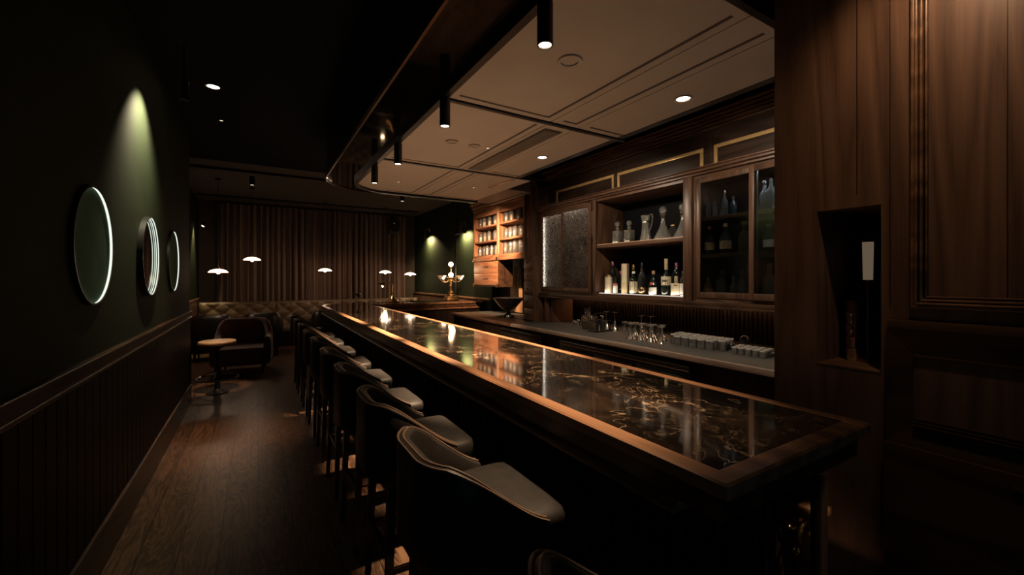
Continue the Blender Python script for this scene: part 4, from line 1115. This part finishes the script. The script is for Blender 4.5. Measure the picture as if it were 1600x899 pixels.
MB().cyl((0, 0), .012, .558, .682, 10).build('finial', 'old_brass', cd)
lamp('POINT', 'candelabra_glow', (3.30, 7.72, ZB+.60), 2.5, (1, .60, .32), cd, size=.05)

# ------------------------------------------------------------------ lounge
# curtain
YC = 11.55
def fold(u, v):
    x = -.80+4.30*u
    ph = u*2*PI*34
    amp = (.065+.02*math.sin(u*37)+.012*math.sin(u*91))*(1 if v < .85 else .75)
    yy = math.sin(ph+.8*math.sin(u*23)+.25*math.sin(v*3))*amp+.014*math.sin(2*ph+1.3+u*11)
    return (x+.012*math.sin(ph*1.5+v*2), YC+yy, .5+2.74*v)
m = MB(); m.grid(fold, 760, 7)
cu = thing('curtain', 'wide pleated brown velvet curtain covering the back wall', 'curtain', (1.35, YC, .5))
m.build('drape', 'velvet_drape', cu, True, 180)
m = MB(); m.box(-.85, 3.55, YC-.03, YC+.03, 3.24, 3.29); m.build('curtain_track', 'black_metal', cu, True)
# banquette
YB = 11.32
bq_ = thing('banquette', 'long button tufted brown banquette bench under the curtain', 'banquette', (1.35, 10.9, 0))
def tuft(x0, x1):
    nx = max(12, int((x1-x0)/.022)); nz = 26
    def fn(u, v):
        x = x0+(x1-x0)*u; z = .44+.56*v
        p, q = x/.17, (z-.44)/.14
        a = abs(math.sin(PI*(p+q)/2)); b = abs(math.sin(PI*(p-q)/2))
        d = .045*(a*b)**.5
        e = min(1, min(u, 1-u)*(x1-x0)/.03)
        t_ = 1 if v < .9 else max(0, 1-((v-.9)/.1)**2)
        return (x, YB+.02-(.02+d*e)*t_, z+.0)
    m = MB(); m.grid(fn, nx, nz)
    m.box(x0+.004, x1-.004, YB+.02, YB+.10, .40, 1.0, .01)
    return m
xs = [-1.10, .36, 1.82, 3.28, 3.80]
for a, b in zip(xs, xs[1:]): tuft(a+.004, b-.004).build('back_panel', 'banquette_leather', bq_, True, 60)
for a, b in zip(xs, xs[1:]): MB().box(a+.003, b-.003, 10.68, YB-.01, .33, .46, .035, 3).build('seat', 'banquette_leather', bq_, True, 60)
MB().box(-1.10, 3.80, 10.74, YB+.08, 0, .33).build('plinth', 'ebony', bq_, True)
# rose armchair facing the camera side
def armchair(name, label, loc, rz, mat, W=.41, back=.86, arm=.60, seatz=.43, D=.36, grp=None):
    t = thing(name, label, 'armchair', loc, rz, grp)
    NU = 44; R = .26
    st = 2*D-R; arc = PI/2*R; flat = 2*(W-R); tot = 2*st+2*arc+flat
    def plan(s, off):
        d = s*tot; w = W-off; r = max(.03, R-off)
        if d < st: return (w, -D+d)
        d -= st
        if d < arc:
            a = d/R; return ((W-R)+r*math.cos(a), (D-R)+r*math.sin(a))
        d -= arc
        if d < flat: return ((W-R)-d, D-off)
        d -= flat
        if d < arc:
            a = d/R; return (-(W-R)-r*math.sin(a), (D-R)+r*math.cos(a))
        d -= arc
        return (-w, (D-R)-d)
    def top(s):
        y = plan(s, 0)[1]; q = min(1, max(0, (y+.02)/(D*.95))); q = q*q*(3-2*q)
        return arm+(back-arm)*q
    sect = [(.03, 0), (0, .12), (-.005, .5), (0, .85), (.02, .96), (.05, 1.0), (.085, .97), (.10, .88), (.105, .4), (.105, 0)]
    def fn(u, v):
        off, h = sect[round(v*(len(sect)-1))]; x, y = plan(u, off); return (x, y, .16+(top(u)-.16)*h)
    m = MB(); m.grid(fn, NU, len(sect)); n = len(sect)
    m.f.append(tuple(range(n))); m.f.append(tuple((NU-1)*n+k for k in range(n))[::-1])
    m.build('backrest', mat, t, ang=60)
    m = MB(); m.box(-(W-.11), W-.11, -D-.03, D-.10, .30, seatz, .04, 4); m.build('seat_cushion', mat, t, ang=60)
    m = MB(); m.box(-(W-.10), W-.10, -D+.005, D-.06, .15, .298, .015); m.build('seat_base', mat, t)
    for x in (-1, 1):
        for y in (-1, 1):
            MB().lathe([(0, 0), (.014, 0), (.022, .16), (0, .16)], (x*(W-.12), y*(D-.10)), 12).build('leg', 'ebony', t)
    return t
armchair('armchair', 'rose brown velvet tub armchair behind the small round table', (-.20, 8.25, 0), -.08, 'velvet_rose', .41, .86)
def club(label, x, y, rz):
    return armchair('club_chair', label, (x, y, 0), rz, 'black_leather', .365, .86, .66, .44, .33, 'dark club chairs with backs to the camera')
club('dark club chair with its back turned, left behind the armchair', -.735, 9.75, PI-.03)
club('dark club chair with its back turned, right behind the armchair', .075, 9.80, PI+.04)
club('dark club chair with its back turned, behind the bar stools', 1.30, 9.85, PI)
# round side table
rt = thing('side_table', 'small round table with pale lit top in front of armchair', 'table', (-.465, 6.86, 0))
MB().lathe([(0, .675), (.205, .675), (.213, .683), (.213, .697), (.205, .703), (0, .703)], n=40).build('tabletop', 'marble_pale', rt)
MB().lathe([(.205, .655), (.217, .66), (.217, .68), (.205, .675)], n=40).build('table_edge', 'old_brass', rt)
MB().lathe([(.06, .655), (.03, .63), (.022, .58), (.035, .54), (.022, .50), (.02, .38), (.036, .34), (.03, .28), (.045, .24), (.03, .16), (.035, .06), (.09, .03), (.13, .015), (.13, 0), (0, 0)], n=24).build('pedestal', 'black_metal', rt)
m = MB(); m.tube([(.235*math.cos(a), .235*math.sin(a), .205) for a in [2*PI*k/36 for k in range(36)]], .010, 8, True)
for k in range(3):
    a = k*2*PI/3+.4; m.tube([(.03*math.cos(a), .03*math.sin(a), .30), (.12*math.cos(a), .12*math.sin(a), .27), (.235*math.cos(a), .235*math.sin(a), .205)], .008, 6)
m.build('foot_ring', 'steel', rt)
# two dark tables before the banquette
for x, lb in ((-.35, 'dark square lounge table between the left club chairs and banquette'), (1.35, 'dark square lounge table between the hidden club chair and banquette')):
    t = thing('lounge_table', lb, 'table', (x, 10.38, 0), 0, 'dark lounge tables along the banquette')
    MB().box(-.30, .30, -.25, .25, .70, .73, .006).build('tabletop', 'ebony', t)
    MB().lathe([(0, 0), (.20, 0), (.20, .015), (.03, .04), (.025, .70), (0, .70)], n=24).build('pedestal', 'black_metal', t)
# pendants
def pendant(label, loc):
    t = thing('pendant_lamp', label, 'pendant lamp', loc, 0, 'glowing opal pendant lamps in the lounge')
    MB().lathe([(.02, .052), (.035, .05), (.07, .045), (.115, .028), (.142, .002), (.146, -.014), (.140, -.012), (.135, .002), (.108, .024), (.03, .045)], n=40, mod=lambda a, z: 1+(.03*math.cos(14*a) if z < .02 else 0)).build('lamp_shade', 'opal_lit', t)
    m = MB(); m.sphere((0, 0, -.008), .032, 14); m.build('bulb', 'bulb_warm', t)
    MB().lathe([(0, .045), (.022, .045), (.02, .075), (.008, .09), (.008, .11), (0, .11)], n=16).build('cap', 'old_brass', t)
    MB().tube([(0, 0, .10), (0, 0, HC-.004-loc[2])], .0028, 6).build('cord', 'black_metal', t)
    MB().cyl((0, 0), .045, HC-.034-loc[2], HC-.005-loc[2], 20).build('ceiling_rose', 'black_metal', t)
    lamp('POINT', 'pendant_glow', (loc[0], loc[1], loc[2]-.07), 7.0, (1, .64, .42), t, size=.05)
    return t
def at_u(u, v, y):
    k = (u-800)/655.0; s_, c_ = math.sin(math.atan(397/655)), math.cos(math.atan(397/655))
    t_ = y/(c_-k*s_); return (t_*(s_+k*c_), y, 1.55+(434-v)/655*t_)
pendant('leftmost glowing pendant lamp, low beside the left lounge wall', at_u(341, 425, 9.0))
pendant('highest hanging glowing pendant lamp, second from left', at_u(394, 406, 9.6))
pendant('middle glowing pendant lamp before the curtain', at_u(508, 423, 10.6))
pendant('glowing pendant lamp hanging right above the gilded bar lamp', at_u(602, 426, 10.6))
pendant('rightmost glowing pendant lamp, near the green side wall', at_u(641, 429, 10.7))
# picture-light sconces
def sconce(label, x, y, z, sgn, en, col):
    t = thing('picture_light', label, 'wall lamp', (x, y, z), 0, 'brass picture lights on the lounge walls')
    MB().box(min(0, sgn*.012)+(.0 if sgn > 0 else 0), max(0, sgn*.012), -.03, .03, .10, .26, .003).build('backplate', 'black_metal', t)
    MB().tube([(sgn*.012, 0, .17), (sgn*.06, 0, .24), (sgn*.13, 0, .22), (sgn*.16, 0, .12), (sgn*.14, 0, .02)], .008, 8).build('arm', 'old_brass', t)
    MB().tube([(sgn*.14, -.24, 0), (sgn*.14, .24, 0)], .022, 12).build('lamp_shade', 'black_metal', t)
    lamp('AREA', 'wall_beam', (x+sgn*.112, y, z-.004), en, col, t, (x-sgn*.0, y, z-.12), sx=.36, sy=.03, spread=150)
    return t
sconce('picture light on the green wall left of candelabra, above its glow', 3.849, 10.45, 2.58, -1, 34, (1, .76, .36))
sconce('picture light on the green wall partly hidden by the jar cabinet', 3.849, 8.22, 2.50, -1, 26, (1, .76, .36))
ls = thing('wall_spotlight', 'small glowing brass wall spotlight on the left lounge wall', 'wall lamp', (-1.139, 11.0, 2.66))
MB().box(0, .012, -.03, .03, -.02, .10, .003).build('backplate', 'black_metal', ls)
MB().tube([(.012, 0, .06), (.08, 0, .10), (.14, 0, .08), (.16, -.01, .03)], .007, 8).build('arm', 'black_metal', ls)
RM = Matrix.Translation((.16, -.01, .0)) @ Matrix.Rotation(.5, 4, 'Y')
MB().lathe([(.012, .06), (.04, .04), (.055, -.02), (.052, -.02), (.036, .035)], n=20, M=RM).build('lamp_shade', 'black_metal', ls)
m = MB(); m.sphere((.15, -.01, -.005), .030, 12); m.build('bulb', 'bulb_soft', ls)
lamp('SPOT', 'wall_beam', (-1.00, 10.85, 2.74), 110, (1, .74, .36), ls, (-1.14, 10.75, 1.6), .03, 70, .8)
# loudspeaker
sp = thing('loudspeaker', 'small black loudspeaker hanging high in front of the curtain', 'speaker', (3.12, 11.30, 2.72))
MB().box(-.13, .13, -.10, .10, 0, .38, .01).build('cabinet', 'black_metal', sp)
MB().lathe([(0, 0), (.09, 0), (.095, .012), (.06, .006), (0, .004)], n=24, M=Matrix.Translation((0, -.101, .14)) @ Matrix.Rotation(PI/2, 4, 'X')).build('woofer', 'ebony', sp)
MB().lathe([(0, 0), (.032, 0), (.02, .01), (0, .012)], n=20, M=Matrix.Translation((0, -.101, .30)) @ Matrix.Rotation(PI/2, 4, 'X')).build('tweeter', 'chrome', sp)
MB().tube([(0, 0, .37), (0, 0, HC-.005-2.72)], .012, 8).build('bracket', 'black_metal', sp)

# ------------------------------------------------------------------ camera, world, view
cam = bpy.data.cameras.new('camera'); co = bpy.data.objects.new('camera', cam); C.objects.link(co)
cam.sensor_width = 36; cam.lens = 655/1600*36; cam.shift_y = -(449.5-434)/1600; cam.clip_start = .03
co.location = (0, 0, 1.55); co.rotation_euler = (PI/2, 0, -math.atan(397/655))
SC.camera = co
w_ = bpy.data.worlds.new('world'); SC.world = w_; w_.use_nodes = True
w_.node_tree.nodes['Background'].inputs[0].default_value = (.30, .62, .85, 1); w_.node_tree.nodes['Background'].inputs[1].default_value = .2  # blue fill through the added doorway, lifts the blacks
SC.view_settings.view_transform = 'Standard'; SC.view_settings.look = 'None'; SC.view_settings.gamma = 1; SC.view_settings.exposure = 0
SC.view_settings.use_curve_mapping = False
cy_ = SC.cycles
cy_.use_denoising = True; cy_.denoiser = 'OPENIMAGEDENOISE'
cy_.max_bounces = 12; cy_.transparent_max_bounces = 24; cy_.diffuse_bounces = 4; cy_.glossy_bounces = 5; cy_.transmission_bounces = 8
cy_.sample_clamp_indirect = 3.0; cy_.sample_clamp_direct = 0; cy_.blur_glossy = .5
cy_.use_light_tree = True
for o in bpy.data.objects:
    if '_w' in o: del o['_w']
